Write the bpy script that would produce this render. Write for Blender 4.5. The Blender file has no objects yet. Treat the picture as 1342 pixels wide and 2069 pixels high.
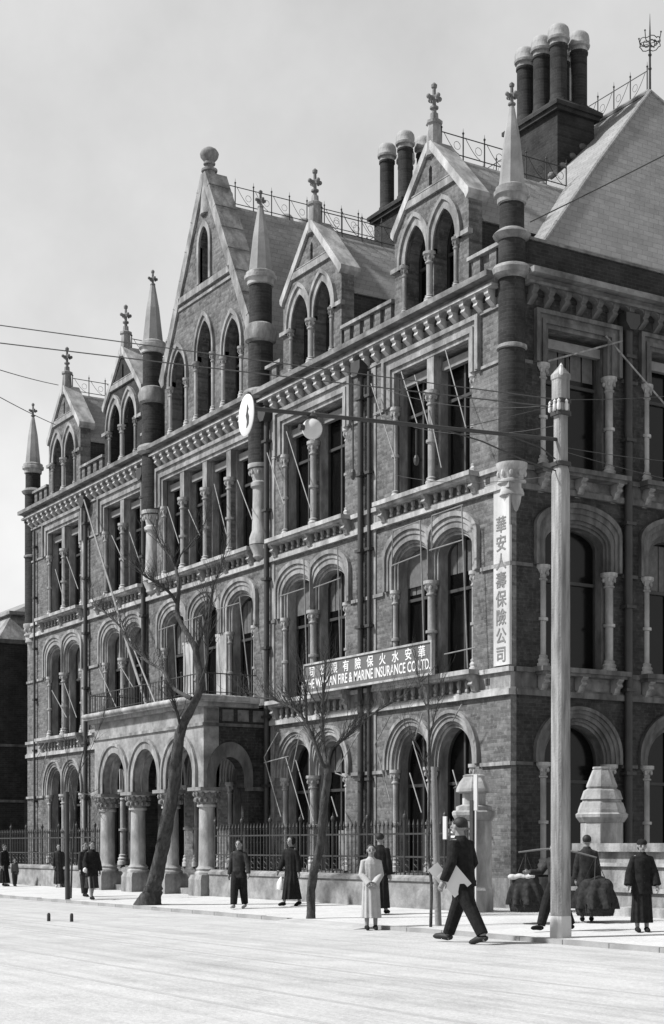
import bpy, bmesh, math, random
from mathutils import Vector, Matrix
from mathutils.geometry import tessellate_polygon
random.seed(7)
SC = bpy.context.scene
COL = SC.collection
PI = math.pi

# ------------------------------------------------------------ camera
FPX, IW, IH = 3150.0, 1342.0, 2069.0
CXP, HYP = 671.0, 1708.0
YAW = math.atan((CXP + 1264) / FPX)
CA, SA = math.cos(YAW), math.sin(YAW)
CAMH = 1.38
CAM = Vector((25.505, -19.998, CAMH))
cam_d = bpy.data.cameras.new('camera'); cam = bpy.data.objects.new('camera', cam_d); COL.objects.link(cam)
cam.location = CAM
cam.rotation_euler = (PI / 2, 0, math.atan2(CA, SA))
cam_d.sensor_fit = 'VERTICAL'; cam_d.sensor_height = 36.0
cam_d.lens = FPX / IH * 36.0
cam_d.shift_x = 0.0
cam_d.shift_y = (HYP - IH / 2) / IH
cam_d.clip_start = 0.1; cam_d.clip_end = 2000
SC.camera = cam
SC.render.resolution_x = 664; SC.render.resolution_y = 1024

# ------------------------------------------------------------ world and sun
SUN_DIR = Vector((-0.29, -0.62, 0.72)).normalized()
SUN_EL = math.asin(SUN_DIR.z)
w = bpy.data.worlds.new('World'); SC.world = w; w.use_nodes = True
nt = w.node_tree; nt.nodes.clear()
out = nt.nodes.new('ShaderNodeOutputWorld'); bg = nt.nodes.new('ShaderNodeBackground')
sky = nt.nodes.new('ShaderNodeTexSky'); sky.sky_type = 'NISHITA'; sky.sun_disc = False
sky.sun_elevation = SUN_EL; sky.sun_rotation = math.atan2(SUN_DIR.x, SUN_DIR.y)
sky.air_density = 1.0; sky.dust_density = 3.0
bw = nt.nodes.new('ShaderNodeRGBToBW'); nt.links.new(sky.outputs[0], bw.inputs[0])
# thin even overcast veil: pale near the horizon, greyer overhead, faintly mottled
tc = nt.nodes.new('ShaderNodeTexCoord'); sep = nt.nodes.new('ShaderNodeSeparateXYZ')
nt.links.new(tc.outputs['Generated'], sep.inputs[0])
mr = nt.nodes.new('ShaderNodeMapRange'); nt.links.new(sep.outputs['Z'], mr.inputs['Value'])
mr.inputs['From Min'].default_value = 0.0; mr.inputs['From Max'].default_value = 0.85
mr.inputs['To Min'].default_value = 8.6; mr.inputs['To Max'].default_value = 3.9
nz = nt.nodes.new('ShaderNodeTexNoise'); nz.inputs['Scale'].default_value = 5.0; nz.inputs['Detail'].default_value = 6
nz.inputs['Roughness'].default_value = .6
nt.links.new(tc.outputs['Generated'], nz.inputs['Vector'])
nm = nt.nodes.new('ShaderNodeMapRange'); nt.links.new(nz.outputs[0], nm.inputs['Value'])
nm.inputs['From Min'].default_value = 0.3; nm.inputs['From Max'].default_value = 0.7
nm.inputs['To Min'].default_value = 0.86; nm.inputs['To Max'].default_value = 1.12
mu = nt.nodes.new('ShaderNodeMath'); mu.operation = 'MULTIPLY'
nt.links.new(mr.outputs[0], mu.inputs[0]); nt.links.new(nm.outputs[0], mu.inputs[1])
mix = nt.nodes.new('ShaderNodeMix'); mix.data_type = 'FLOAT'; mix.inputs[0].default_value = 0.85
nt.links.new(bw.outputs[0], mix.inputs[2]); nt.links.new(mu.outputs[0], mix.inputs[3])
nt.links.new(mix.outputs[0], bg.inputs['Color']); bg.inputs['Strength'].default_value = 0.082
nt.links.new(bg.outputs[0], out.inputs[0])
sl = bpy.data.lights.new('sun', 'SUN'); sun = bpy.data.objects.new('sun', sl); COL.objects.link(sun)
sl.energy = 5.0; sl.angle = math.radians(4.0); sl.color = (1.0, 1.0, 1.0)
sun.rotation_euler = SUN_DIR.to_track_quat('Z', 'Y').to_euler()
SC.view_settings.view_transform = 'Standard'; SC.view_settings.look = 'None'
SC.view_settings.exposure = 0.6; SC.view_settings.gamma = 1.0; SC.view_settings.use_curve_mapping = False

# ------------------------------------------------------------ materials (a black and white photograph: greys only)
def g3(v): return (v, v, v, 1)
KA = 0.80
def material(name, lo, hi, scale=3.0, rough=0.85, bump=0.15, bscale=30.0, spec=0.25, stain=0.0, metal=0.0, streak=1.0):
    m = bpy.data.materials.new(name); m.use_nodes = True; t = m.node_tree
    b = t.nodes['Principled BSDF']; b.inputs['Roughness'].default_value = rough
    b.inputs['Specular IOR Level'].default_value = spec; b.inputs['Metallic'].default_value = metal
    c = t.nodes.new('ShaderNodeTexCoord')
    mp = t.nodes.new('ShaderNodeMapping'); mp.inputs['Scale'].default_value = (1, 1, streak)
    t.links.new(c.outputs['Object'], mp.inputs[0])
    n = t.nodes.new('ShaderNodeTexNoise'); n.inputs['Scale'].default_value = scale; n.inputs['Detail'].default_value = 8
    n.inputs['Roughness'].default_value = .65
    t.links.new(mp.outputs[0], n.inputs['Vector'])
    r = t.nodes.new('ShaderNodeValToRGB'); r.color_ramp.elements[0].color = g3(lo*KA); r.color_ramp.elements[1].color = g3(hi*KA)
    r.color_ramp.elements[0].position = .3; r.color_ramp.elements[1].position = .7
    t.links.new(n.outputs[0], r.inputs[0])
    last = r.outputs[0]
    if stain > 0:
        n2 = t.nodes.new('ShaderNodeTexNoise'); n2.inputs['Scale'].default_value = scale * .37; n2.inputs['Detail'].default_value = 5
        t.links.new(mp.outputs[0], n2.inputs['Vector'])
        r2 = t.nodes.new('ShaderNodeValToRGB'); r2.color_ramp.elements[0].position = .38; r2.color_ramp.elements[1].position = .6
        r2.color_ramp.elements[0].color = g3(1 - stain); r2.color_ramp.elements[1].color = g3(1)
        t.links.new(n2.outputs[0], r2.inputs[0])
        mx = t.nodes.new('ShaderNodeMix'); mx.data_type = 'RGBA'; mx.blend_type = 'MULTIPLY'; mx.inputs[0].default_value = 1
        t.links.new(last, mx.inputs[6]); t.links.new(r2.outputs[0], mx.inputs[7]); last = mx.outputs[2]
    t.links.new(last, b.inputs['Base Color'])
    if bump:
        n3 = t.nodes.new('ShaderNodeTexNoise'); n3.inputs['Scale'].default_value = bscale; n3.inputs['Detail'].default_value = 4
        t.links.new(c.outputs['Object'], n3.inputs['Vector'])
        bp = t.nodes.new('ShaderNodeBump'); bp.inputs['Strength'].default_value = bump; bp.inputs['Distance'].default_value = .02
        t.links.new(n3.outputs[0], bp.inputs['Height']); t.links.new(bp.outputs[0], b.inputs['Normal'])
    return m

def brick_material(name, axis, c1, c2, mortar, bloom=0.0):
    m = bpy.data.materials.new(name); m.use_nodes = True; t = m.node_tree
    b = t.nodes['Principled BSDF']; b.inputs['Roughness'].default_value = .9; b.inputs['Specular IOR Level'].default_value = .15
    c = t.nodes.new('ShaderNodeTexCoord'); s = t.nodes.new('ShaderNodeSeparateXYZ'); t.links.new(c.outputs['Object'], s.inputs[0])
    cb = t.nodes.new('ShaderNodeCombineXYZ'); t.links.new(s.outputs[axis], cb.inputs['X']); t.links.new(s.outputs['Z'], cb.inputs['Y'])
    br = t.nodes.new('ShaderNodeTexBrick'); br.inputs['Scale'].default_value = 1.0
    br.inputs['Brick Width'].default_value = .23; br.inputs['Row Height'].default_value = .075; br.inputs['Mortar Size'].default_value = .007
    br.inputs['Color1'].default_value = g3(c1*KA); br.inputs['Color2'].default_value = g3(c2*KA); br.inputs['Mortar'].default_value = g3(mortar*KA)
    br.inputs['Mortar Smooth'].default_value = .3
    t.links.new(cb.outputs[0], br.inputs['Vector'])
    n = t.nodes.new('ShaderNodeTexNoise'); n.inputs['Scale'].default_value = 1.3; n.inputs['Detail'].default_value = 9; n.inputs['Roughness'].default_value = .72
    t.links.new(c.outputs['Object'], n.inputs['Vector'])
    r = t.nodes.new('ShaderNodeValToRGB'); r.color_ramp.elements[0].position = .33; r.color_ramp.elements[1].position = .68
    r.color_ramp.elements[0].color = g3(.55); r.color_ramp.elements[1].color = g3(1.5)
    t.links.new(n.outputs[0], r.inputs[0])
    mx = t.nodes.new('ShaderNodeMix'); mx.data_type = 'RGBA'; mx.blend_type = 'MULTIPLY'; mx.inputs[0].default_value = 1
    t.links.new(br.outputs['Color'], mx.inputs[6]); t.links.new(r.outputs[0], mx.inputs[7]); last = mx.outputs[2]
    # salt bloom and lime on the older courses
    n2 = t.nodes.new('ShaderNodeTexNoise'); n2.inputs['Scale'].default_value = 9; n2.inputs['Detail'].default_value = 8; n2.inputs['Roughness'].default_value = .7
    t.links.new(c.outputs['Object'], n2.inputs['Vector'])
    r2 = t.nodes.new('ShaderNodeMapRange'); r2.inputs['From Min'].default_value = .5; r2.inputs['From Max'].default_value = .72
    r2.inputs['To Max'].default_value = bloom
    t.links.new(n2.outputs[0], r2.inputs['Value'])
    m2 = t.nodes.new('ShaderNodeMix'); m2.data_type = 'RGBA'; t.links.new(r2.outputs[0], m2.inputs[0])
    t.links.new(last, m2.inputs[6]); m2.inputs[7].default_value = g3(.24)
    t.links.new(m2.outputs[2], b.inputs['Base Color'])
    ad = t.nodes.new('ShaderNodeMath'); ad.operation = 'MULTIPLY_ADD'; ad.inputs[1].default_value = -1.0
    t.links.new(br.outputs['Fac'], ad.inputs[0]); t.links.new(n2.outputs[0], ad.inputs[2])
    bp = t.nodes.new('ShaderNodeBump'); bp.inputs['Strength'].default_value = .6; bp.inputs['Distance'].default_value = .012
    t.links.new(ad.outputs[0], bp.inputs['Height']); t.links.new(bp.outputs[0], b.inputs['Normal'])
    return m

M = {}
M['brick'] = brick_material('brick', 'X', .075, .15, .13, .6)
M['brick_side_shade'] = brick_material('brick_side_shade', 'Y', .026, .042, .05, .16)  # front brick turned to the side, with the facade's shade put into its colour
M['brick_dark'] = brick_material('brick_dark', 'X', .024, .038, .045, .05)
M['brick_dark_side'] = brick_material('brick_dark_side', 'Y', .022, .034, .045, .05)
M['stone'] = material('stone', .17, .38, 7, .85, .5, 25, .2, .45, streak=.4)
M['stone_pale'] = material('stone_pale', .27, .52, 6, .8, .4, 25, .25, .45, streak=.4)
M['stone_side_shade'] = material('stone_side_shade', .075, .19, 6, .85, .3, 25, .2, .4, streak=.4)  # copy of the stone, darkened to paint in the shade of the side front
M['stone_dirty'] = material('stone_dirty', .1, .3, 3.5, .9, .4, 18, .2, .4)
M['stone_spire'] = material('stone_spire', .26, .36, 3, .85, .2, 30, .2, .3)
def slate_material():
    m = brick_material('slate', 'X', .235, .285, .17, .1); t = m.node_tree
    br = [n for n in t.nodes if n.type == 'TEX_BRICK'][0]; br.inputs['Brick Width'].default_value = .3; br.inputs['Row Height'].default_value = .16; br.inputs['Mortar Size'].default_value = .006
    s_ = [n for n in t.nodes if n.type == 'SEPXYZ'][0]; cb = [n for n in t.nodes if n.type == 'COMBXYZ'][0]
    ad = t.nodes.new('ShaderNodeMath'); ad.operation = 'ADD'; t.links.new(s_.outputs['X'], ad.inputs[0]); t.links.new(s_.outputs['Y'], ad.inputs[1]); t.links.new(ad.outputs[0], cb.inputs['X'])
    r = [n for n in t.nodes if n.type == 'VALTORGB'][0]; r.color_ramp.elements[0].color = g3(.82); r.color_ramp.elements[1].color = g3(1.12)
    return m
M['slate'] = slate_material()
M['iron'] = material('iron', .02, .035, 6, .6, .1, 40, .4)
M['iron_pipe'] = material('iron_pipe', .02, .04, 3, .55, .1, 30, .4)
M['timber'] = material('timber', .15, .24, 5, .7, .1, 30, .3)
M['timber_dark'] = material('timber_dark', .03, .05, 5, .6, .1, 30, .3)
M['white_paint'] = material('white_paint', .6, .72, 3, .6, .05, 30, .3, .2)
M['board_paint'] = material('board_paint', .44, .6, 4, .7, .1, 30, .2, .3, streak=.3)
M['glass'] = material('glass', .003, .006, 1.5, .16, 0, 1, .22)
M['curtain'] = material('curtain', .09, .15, 8, .9, .2, 30, .1)
M['soil'] = material('soil', .07, .11, 6, .95, .3, 20, .1)
M['bark'] = material('bark', .025, .1, 14, .95, 1.0, 40, .1, streak=.35)
M['bark_pale'] = material('bark_pale', .16, .27, 7, .95, .6, 28, .1, streak=.3)
M['bamboo'] = material('bamboo', .14, .24, 6, .6, .05, 30, .3)
M['sign_face'] = material('sign_face', .1, .13, 3, .5, .02, 30, .3)
M['sign_letter'] = material('sign_letter', .62, .7, 3, .6, 0, 30, .3)
M['sign_ink'] = material('sign_ink', .12, .22, 12, .7, 0, 30, .3)
M['cloth_black'] = material('cloth_black', .010, .026, 16, .95, .3, 60, .1)
M['cloth_dark'] = material('cloth_dark', .018, .05, 16, .95, .3, 60, .1)
M['cloth_mid'] = material('cloth_mid', .07, .11, 9, .95, .3, 60, .1)
M['cloth_pale'] = material('cloth_pale', .36, .46, 9, .95, .3, 60, .1)
M['cloth_white'] = material('cloth_white', .6, .7, 9, .9, .2, 60, .1)
M['skin'] = material('skin', .22, .28, 9, .6, .05, 60, .3)
M['hair'] = material('hair', .012, .02, 20, .6, .3, 90, .3)
M['paper'] = material('paper', .62, .7, 4, .8, .03, 30, .2)
M['wicker'] = material('wicker', .02, .06, 40, .9, .8, 60, .1)
M['globe_glass'] = material('globe_glass', .5, .6, 6, .15, .0, 30, .5)
M['pole_wood'] = material('pole_wood', .15, .44, 11, .9, .5, 35, .15, .45, streak=.1)
M['render_wall'] = material('render_wall', .18, .38, 4, .9, .4, 20, .15, .35)

def glow_free(m): return m

# ------------------------------------------------------------ mesh builder
class Frame:
    def __init__(s, o, u, d): s.o, s.u, s.d = Vector(o), Vector(u), Vector(d)
    def p(s, u, z, d): return s.o + s.u * u + s.d * d + Vector((0, 0, z))
LONG = Frame((0, 0, 0), (-1, 0, 0), (0, -1, 0))
SIDE = Frame((0, 0, 0), (0, 1, 0), (1, 0, 0))
WORLD = Frame((0, 0, 0), (1, 0, 0), (0, 1, 0))

SPLIT = {'collar', 'frieze', 'impost_band', 'string_course', 'steps', 'gutter', 'flashing', 'plinth', 'wall', 'parapet', 'stay_rod', 'notice', 'ridge_capping'}
class MB:
    def __init__(s, fr=WORLD): s.v, s.f, s.fr, s.parts = [], [], fr, []
    def add(s, pts, faces):
        s.parts.append((len(s.v), len(s.f))); b = len(s.v); s.v += [tuple(p) for p in pts]; s.f += [tuple(b + i for i in f) for f in faces]; return s
    def prism(s, outl, d0, d1, holes=()):
        loops = [list(outl)] + [list(h) for h in holes]
        tris = tessellate_polygon([[Vector((a, b, 0)) for a, b in l] for l in loops])
        flat = [p for l in loops for p in l]; n = len(flat)
        pts = [s.fr.p(a, b, d0) for a, b in flat] + [s.fr.p(a, b, d1) for a, b in flat]
        fs = [t for t in tris] + [tuple(n + i for i in reversed(t)) for t in tris]
        k = 0
        for l in loops:
            m = len(l)
            for i in range(m): j = (i + 1) % m; fs.append((k + i, k + j, n + k + j, n + k + i))
            k += m
        return s.add(pts, fs)
    def box(s, u0, u1, z0, z1, d0, d1): 
        P = s.fr.p
        pts = [P(u, z, d) for z in (z0, z1) for u, d in ((u0, d0), (u1, d0), (u1, d1), (u0, d1))]
        return s.add(pts, [(0, 1, 2, 3), (7, 6, 5, 4), (0, 4, 5, 1), (1, 5, 6, 2), (2, 6, 7, 3), (3, 7, 4, 0)])
    def ring(s, outer, inner, d0, d1):
        n = len(outer); P = s.fr.p
        pts = [P(a, b, d) for d in (d0, d1) for l in (outer, inner) for a, b in l]
        fs = []
        for i in range(n - 1):
            a, b, c, e = i, i + 1, n + i + 1, n + i
            fs += [(a, b, c, e), (2*n+a, 2*n+e, 2*n+c, 2*n+b), (a, 2*n+a, 2*n+b, b), (e, c, 2*n+c, 2*n+e)]
        for i in (0, n - 1): fs.append((i, n + i, 3*n + i, 2*n + i))
        return s.add(pts, fs)
    def lathe(s, u, d, prof, seg=16, cap=True, sx=1.0, sy=1.0):
        P = s.fr.p; pts = []; fs = []
        for r, z in prof:
            for k in range(seg):
                a = 2*PI*k/seg; pts.append(P(u + r*sx*math.cos(a), z, d + r*sy*math.sin(a)))
        m = len(prof)
        for i in range(m - 1):
            for k in range(seg):
                q = (k + 1) % seg; fs.append((i*seg+k, i*seg+q, (i+1)*seg+q, (i+1)*seg+k))
        if cap: fs.append(tuple(range(seg))); fs.append(tuple((m-1)*seg + k for k in reversed(range(seg))))
        return s.add(pts, fs)
    def tube(s, path, rad, seg=8, frame=False, ecc=1.0):
        path = [s.fr.p(*p) if frame else Vector(p) for p in path]
        if not hasattr(rad, '__len__'): rad = [rad] * len(path)
        pts, fs = [], []; up = Vector((0.31, 0.17, 0.93)).normalized(); prev = None
        for i, p in enumerate(path):
            t = (path[min(i+1, len(path)-1)] - path[max(i-1, 0)])
            if t.length < 1e-9: t = Vector((0, 0, 1))
            t.normalize()
            if prev is None:
                a = t.cross(up)
                if a.length < .05: a = t.cross(Vector((1, 0, 0)))
            else: a = prev - t * prev.dot(t)
            a.normalize(); prev = a; b = t.cross(a)
            for k in range(seg):
                th = 2*PI*k/seg; pts.append(p + a*(rad[i]*math.cos(th)) + b*(rad[i]*ecc*math.sin(th)))
        for i in range(len(path)-1):
            for k in range(seg):
                q = (k+1) % seg; fs.append((i*seg+k, i*seg+q, (i+1)*seg+q, (i+1)*seg+k))
        fs.append(tuple(range(seg))); n = (len(path)-1)*seg; fs.append(tuple(n+k for k in reversed(range(seg))))
        return s.add(pts, fs)
    def ball(s, c, r, seg=12, rings=8):
        if not hasattr(r, '__len__'): r = (r, r, r)
        c = Vector(c); pts = [c + Vector((0, 0, -r[2]))]; fs = []
        for i in range(1, rings):
            a = -PI/2 + PI*i/rings
            for k in range(seg):
                th = 2*PI*k/seg; pts.append(c + Vector((r[0]*math.cos(a)*math.cos(th), r[1]*math.cos(a)*math.sin(th), r[2]*math.sin(a))))
        pts.append(c + Vector((0, 0, r[2]))); L = len(pts) - 1
        for k in range(seg):
            q = (k+1) % seg; fs.append((0, 1+q, 1+k)); fs.append((L, 1+(rings-2)*seg+k, 1+(rings-2)*seg+q))
            for i in range(rings-2): fs.append((1+i*seg+k, 1+i*seg+q, 1+(i+1)*seg+q, 1+(i+1)*seg+k))
        return s.add(pts, fs)
    def mesh(s, name, mat, smooth=None):
        me = bpy.data.meshes.new(name); me.from_pydata(s.v, [], s.f); me.validate()
        bm = bmesh.new(); bm.from_mesh(me); bmesh.ops.recalc_face_normals(bm, faces=bm.faces); bm.to_mesh(me); bm.free()
        if mat: me.materials.append(M[mat] if isinstance(mat, str) else mat)
        if smooth:
            for p in me.polygons: p.use_smooth = True
            me.set_sharp_from_angle(angle=math.radians(smooth))
        return me
    def build(s, name, mat, parent=None, smooth=None):
        if name in SPLIT and len(s.parts) > 1:
            for (v0, f0), (v1, f1) in zip(s.parts, s.parts[1:] + [(len(s.v), len(s.f))]):
                q = MB(s.fr); q.v = s.v[v0:v1]; q.f = [tuple(i - v0 for i in f) for f in s.f[f0:f1]]; q.parts = [(0, 0)]
                o = q.build(name, mat, parent, smooth)
            return o
        o = bpy.data.objects.new(name, s.mesh(name, mat, smooth)); COL.objects.link(o)
        if parent: o.parent = parent; o.matrix_parent_inverse = par_inv(parent)
        return o
def par_inv(p):
    m = Matrix.Identity(4); q = p
    chain = []
    while q: chain.append(q); q = q.parent
    for q in reversed(chain):
        m = m @ q.matrix_parent_inverse @ q.matrix_basis
    return m.inverted()
def tag(o, label=None, cat=None, group=None, kind=None):
    if label: o['label'] = label
    if cat: o['category'] = cat
    if group: o['group'] = group
    if kind: o['kind'] = kind
    return o
def empty(name, loc, label=None, cat=None, group=None):
    o = bpy.data.objects.new(name, None); COL.objects.link(o); o.location = loc; o.empty_display_size = .2
    return tag(o, label, cat, group)
def inst(me, name, loc, parent, rotz=0, scale=None):
    o = bpy.data.objects.new(name, me); COL.objects.link(o); o.location = loc; o.rotation_euler[2] = rotz
    if scale: o.scale = scale
    if parent: o.parent = parent; o.matrix_parent_inverse = par_inv(parent)
    return o
def at(px, py, Y):
    """point of the street on the upright plane Y seen at (px, py) of the photograph, used once to survey positions"""
    t = (px - CXP) / FPX; dx = -CA + SA * t; dy = SA + CA * t
    k = (Y - CAM.y) / dy
    return Vector((CAM.x + k * dx, Y, CAMH + (HYP - py) / FPX * k))

# ------------------------------------------------------------ ground
def ground_z(y):
    return 0.08 * max(0, min(1, (y + 5.2) / 3.6))
def earth(name, lo, hi, streak, smear):
    m = material(name, lo, hi, 1.0, .95, .5, 22, .05); t = m.node_tree; b = t.nodes['Principled BSDF']
    src = b.inputs['Base Color'].links[0].from_socket; c = [n for n in t.nodes if n.type == 'TEX_COORD'][0]
    def lay(scale3, nscale, a, bb, amt, src, rough=.6, det=7):
        mp = t.nodes.new('ShaderNodeMapping'); mp.inputs['Scale'].default_value = scale3; t.links.new(c.outputs['Object'], mp.inputs[0])
        n = t.nodes.new('ShaderNodeTexNoise'); n.inputs['Scale'].default_value = nscale; n.inputs['Detail'].default_value = det; n.inputs['Roughness'].default_value = rough
        t.links.new(mp.outputs[0], n.inputs['Vector'])
        r = t.nodes.new('ShaderNodeMapRange'); r.inputs['From Min'].default_value = a; r.inputs['From Max'].default_value = bb
        r.inputs['To Min'].default_value = 1 - amt; r.inputs['To Max'].default_value = 1; t.links.new(n.outputs[0], r.inputs['Value'])
        mx = t.nodes.new('ShaderNodeMix'); mx.data_type = 'RGBA'; mx.blend_type = 'MULTIPLY'; mx.inputs[0].default_value = 1
        t.links.new(src, mx.inputs[6]); t.links.new(r.outputs[0], mx.inputs[7]); return mx.outputs[2]
    src = lay((1, 1, 1), 14, .35, .6, .16, src, .75)      # grit and hoof marks
    src = lay((1, 1, 1), .9, .36, .52, .13, src, .7)       # damp patches
    if smear: src = lay((.05, 1.1, 1), 1.3, .36, .52, smear, src, .55); src = lay((.03, 3.2, 1), 1.5, .36, .5, smear*.7, src, .5)   # cart ruts along the street
    t.links.new(src, b.inputs['Base Color']); return m
M['road'] = earth('road_dust', .46, .55, 1, .15)
M['pave'] = earth('paving', .54, .6, 1, 0)
M['kerb'] = material('kerb', .26, .38, 3, .9, .3, 20, .1, .2)
b = MB().box(-900, 900, -1.0, -.06, -900, -5.32); o = b.build('road', 'road'); tag(o, kind='structure')
KY = -5.2
b = MB()
pr = [(KY, 0.0), (-1.7, .08), (900, .08)]
xs = (-900, 900)
b.add([(x, y, z) for x in xs for y, z in [(KY, -.9), (KY, 0), (-1.7, .08), (900, .08), (900, -.9)]],
      [(0, 1, 2, 3, 4), (5, 9, 8, 7, 6), (0, 5, 6, 1), (1, 6, 7, 2), (2, 7, 8, 3), (3, 8, 9, 4), (4, 9, 5, 0)])
o = b.build('pavement', 'pave'); tag(o, kind='structure')
# kerb stones: laid one by one, dropped where carts cross in front of the gate
kr = empty('kerb', (0, KY, 0)); tag(kr, kind='structure')
kst = MB().box(0, .985, -.5, .012, KY - .12, KY).mesh('kerb_stone', 'kerb')
klow = MB().box(0, .985, -.5, -.046, KY - .12, KY).mesh('kerb_stone', 'kerb')
for i in range(-34, 18):
    if -0.2 <= i <= 2.9: inst(klow, 'kerb_stone', (i, 0, 0), kr)
    else: inst(kst, 'kerb_stone', (i, 0, random.uniform(-.006, .006)), kr)
# a ramp of earth where the kerb is dropped
MBr = MB(); MBr.add([(-.02, KY - .6, -.064), (3.0, KY - .6, -.064), (3.0, KY + .02, .002), (-.02, KY + .02, .002), (-.02, KY+.02, -.13), (3.0, KY+.02, -.13)],
    [(0, 1, 2, 3), (3, 2, 5, 4), (0, 3, 4), (1, 5, 2), (0, 4, 5, 1)])
tag(MBr.build('ramp', 'road'), kind='structure')
M['rut'] = material('rut_dust', .24, .42, .9, .95, .2, 12, .1, .3)
# tram rails sunk in the road
M['rail'] = material('rail', .34, .44, 5, .5, .1, 30, .4)
tr = empty('tram_track', (0, -9, -.06), 'pair of sunken tram rails running along the pale dusty road', 'tram track')
for y in (-9.6, -10.6, -12.5, -13.5):
    MB().box(-200, 60, -.1, -.054, y - .02, y + .02).box(-200, 60, -.1, -.056, y + .055, y + .07).build('rail', 'rail', tr)
# two short iron boundary posts near the far kerb

for x, y in ((-2.5, -9.1), (-2.1, -8.8)):
    o = MB().lathe(0, 0, [(.035, 0), (.035, .13), (.02, .16)], 8).build('track_marker', 'iron_pipe', None, 40)
    o.location = (x, y, -.06)
    tag(o, 'left one of two low iron markers standing in the road' if x < -2.3 else 'right one of two low iron markers standing in the road', 'marker', 'low markers in the road')

# ------------------------------------------------------------ the building
B = empty('insurance_building', (0, 0, 0), 'Victorian Gothic brick office building with gabled dormers, spired turrets and arcaded porch', 'building')
Z0, ZI0, ZB1, ZS1, ZI1, ZB2, ZS2, ZI2, ZC, ZT = .08, 3.12, 4.56, 5.08, 7.25, 8.83, 9.28, 11.47, 12.9, 13.4
def arch(cx, hw, z0, zs, rise, n=12, power=1.0, kind='round'):
    """open outline: up the left side, over the arch, down the right side"""
    pts = [(cx - hw, z0), (cx - hw, z0 + (zs - z0)*.5)]
    for i in range(2*n + 1):
        t = -1 + i / n
        if kind == 'round': a = PI * (1 - (t + 1) / 2); x, z = math.cos(a), math.sin(a)
        else:
            # two arcs meeting in a point
            k = kind; R = k; t = math.sin(PI/2*t); c = 1 - R
            z = math.sqrt(max(0, R*R - (abs(t) - c)**2)) / math.sqrt(max(1e-6, R*R - c*c)); x = t
        pts.append((cx + hw * x, zs + rise * z))
    pts += [(cx + hw, z0 + (zs - z0)*.5), (cx + hw, z0)]
    return pts
def lerp(A, Bb, t): return [(a[0]*(1-t) + b[0]*t, a[1]*(1-t) + b[1]*t) for a, b in zip(A, Bb)]
def clip(A, lo, hi): return [(min(max(a, lo), hi), z) for a, z in A]
def mould(mb, outer, inner, steps):
    ts = [x[0] for x in steps] + [1.0]
    for i, (t, d) in enumerate(steps):
        mb.ring(lerp(outer, inner, t), lerp(outer, inner, ts[i+1] - (.0 if ts[i+1] == 1 else 0)), -.14, d)

def column_mesh(h, r, ring=.5, base=.25, cap=.33, mat='stone_pale', seg=14):
    """engaged shaft: moulded base, ring at mid height and leafy bell capital"""
    mb = MB()
    prof = [(r*1.9, 0), (r*1.9, base*.35), (r*1.55, base*.4), (r*1.75, base*.6), (r*1.3, base*.75), (r*1.45, base*.9), (r, base)]
    if ring: 
        zr = base + (h - base - cap)*ring
        prof += [(r, zr-.04), (r*1.5, zr-.03), (r*1.5, zr+.03), (r, zr+.04)]
    zc = h - cap
    prof += [(r, zc), (r*1.35, zc+.015), (r*1.35, zc+.045), (r*1.05, zc+.06), (r*1.15, zc+cap*.45), (r*1.75, zc+cap*.72), (r*2.05, zc+cap*.78), (r*2.05, h)]
    mb.lathe(0, 0, prof, seg)
    # knobs of carved leaves round the bell
    for k in range(6):
        a = 2*PI*k/6 + .3; mb.ball((r*1.5*math.cos(a), r*1.5*math.sin(a), zc+cap*.52), (r*.42, r*.42, cap*.17), 6, 4)
    return mb.mesh('column', mat, 35)
def col(me, fr, u, z, d, name='column'):
    p = fr.p(u, z, d); return inst(me, name, p, B)

def glazing(fr, outl_box, d, parent_label=None, arch_out=None, mull=1, trans=(.6,), curtain=0, mat='timber_dark'):
    """one window: pane set in a wooden frame with mullion and transoms"""
    u0, u1, z0, z1 = outl_box
    if not curtain: curtain = random.choice((0, 0, 0, 1, 2))
    d += random.uniform(-.006, .006)
    win = MB(fr); t = .05
    if arch_out: win.prism(arch_out, d-.02, d-.06)
    else: win.box(u0, u1, z0, z1, d-.06, d-.02)
    wo = win.build('window', 'glass', B)
    fm = MB(fr)
    if arch_out:
        cx = (u0+u1)/2
        inn = [((a-cx)*(1-t/((u1-u0)/2))+cx, z0+t+(z-z0-t)*(1-t/(z1-z0)) if z > z0+.01 else z0+t) for a, z in arch_out]
        fm.ring(arch_out, inn, d-.02, d+.03)
        fm.box(u0+t, u1-t, z0, z0+t, d-.019, d+.028)
    else:
        fm.box(u0, u0+t, z0, z1, d-.02, d+.03); fm.box(u1-t, u1, z0, z1, d-.02, d+.03)
        fm.box(u0+t, u1-t, z0, z0+t, d-.02, d+.03); fm.box(u0+t, u1-t, z1-t, z1, d-.02, d+.03)
    for k in range(mull):
        c = u0 + (u1-u0)*(k+1)/(mull+1); fm.box(c-.03, c+.03, z0+t, z1-t*1.5, d-.018, d+.034)
    for f in trans:
        c = z0 + (z1-z0)*f; fm.box(u0+t, u1-t, c-.035, c+.035, d-.017, d+.04)
    fm.build('frame', mat, wo)
    if curtain:
        cu = MB(fr); n = 14; 
        a, b_ = (u0+t, u0+(u1-u0)*.42) if curtain == 1 else (u0+t, u1-t)
        zc0 = z0 + (z1-z0)*(.0 if curtain == 1 else random.uniform(.5, .8))
        pts = []; 
        for i in range(n+1):
            u = a + (b_-a)*i/n; dd = d-.016 + .006*math.sin(i*2.1)
            pts += [fr.p(u, zc0+t, dd), fr.p(u, z1-t*2.2, dd)]
        cu.add(pts, [(2*i, 2*i+2, 2*i+3, 2*i+1) for i in range(n)])
        cu.build('curtain', 'curtain', wo)
    return wo

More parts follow.
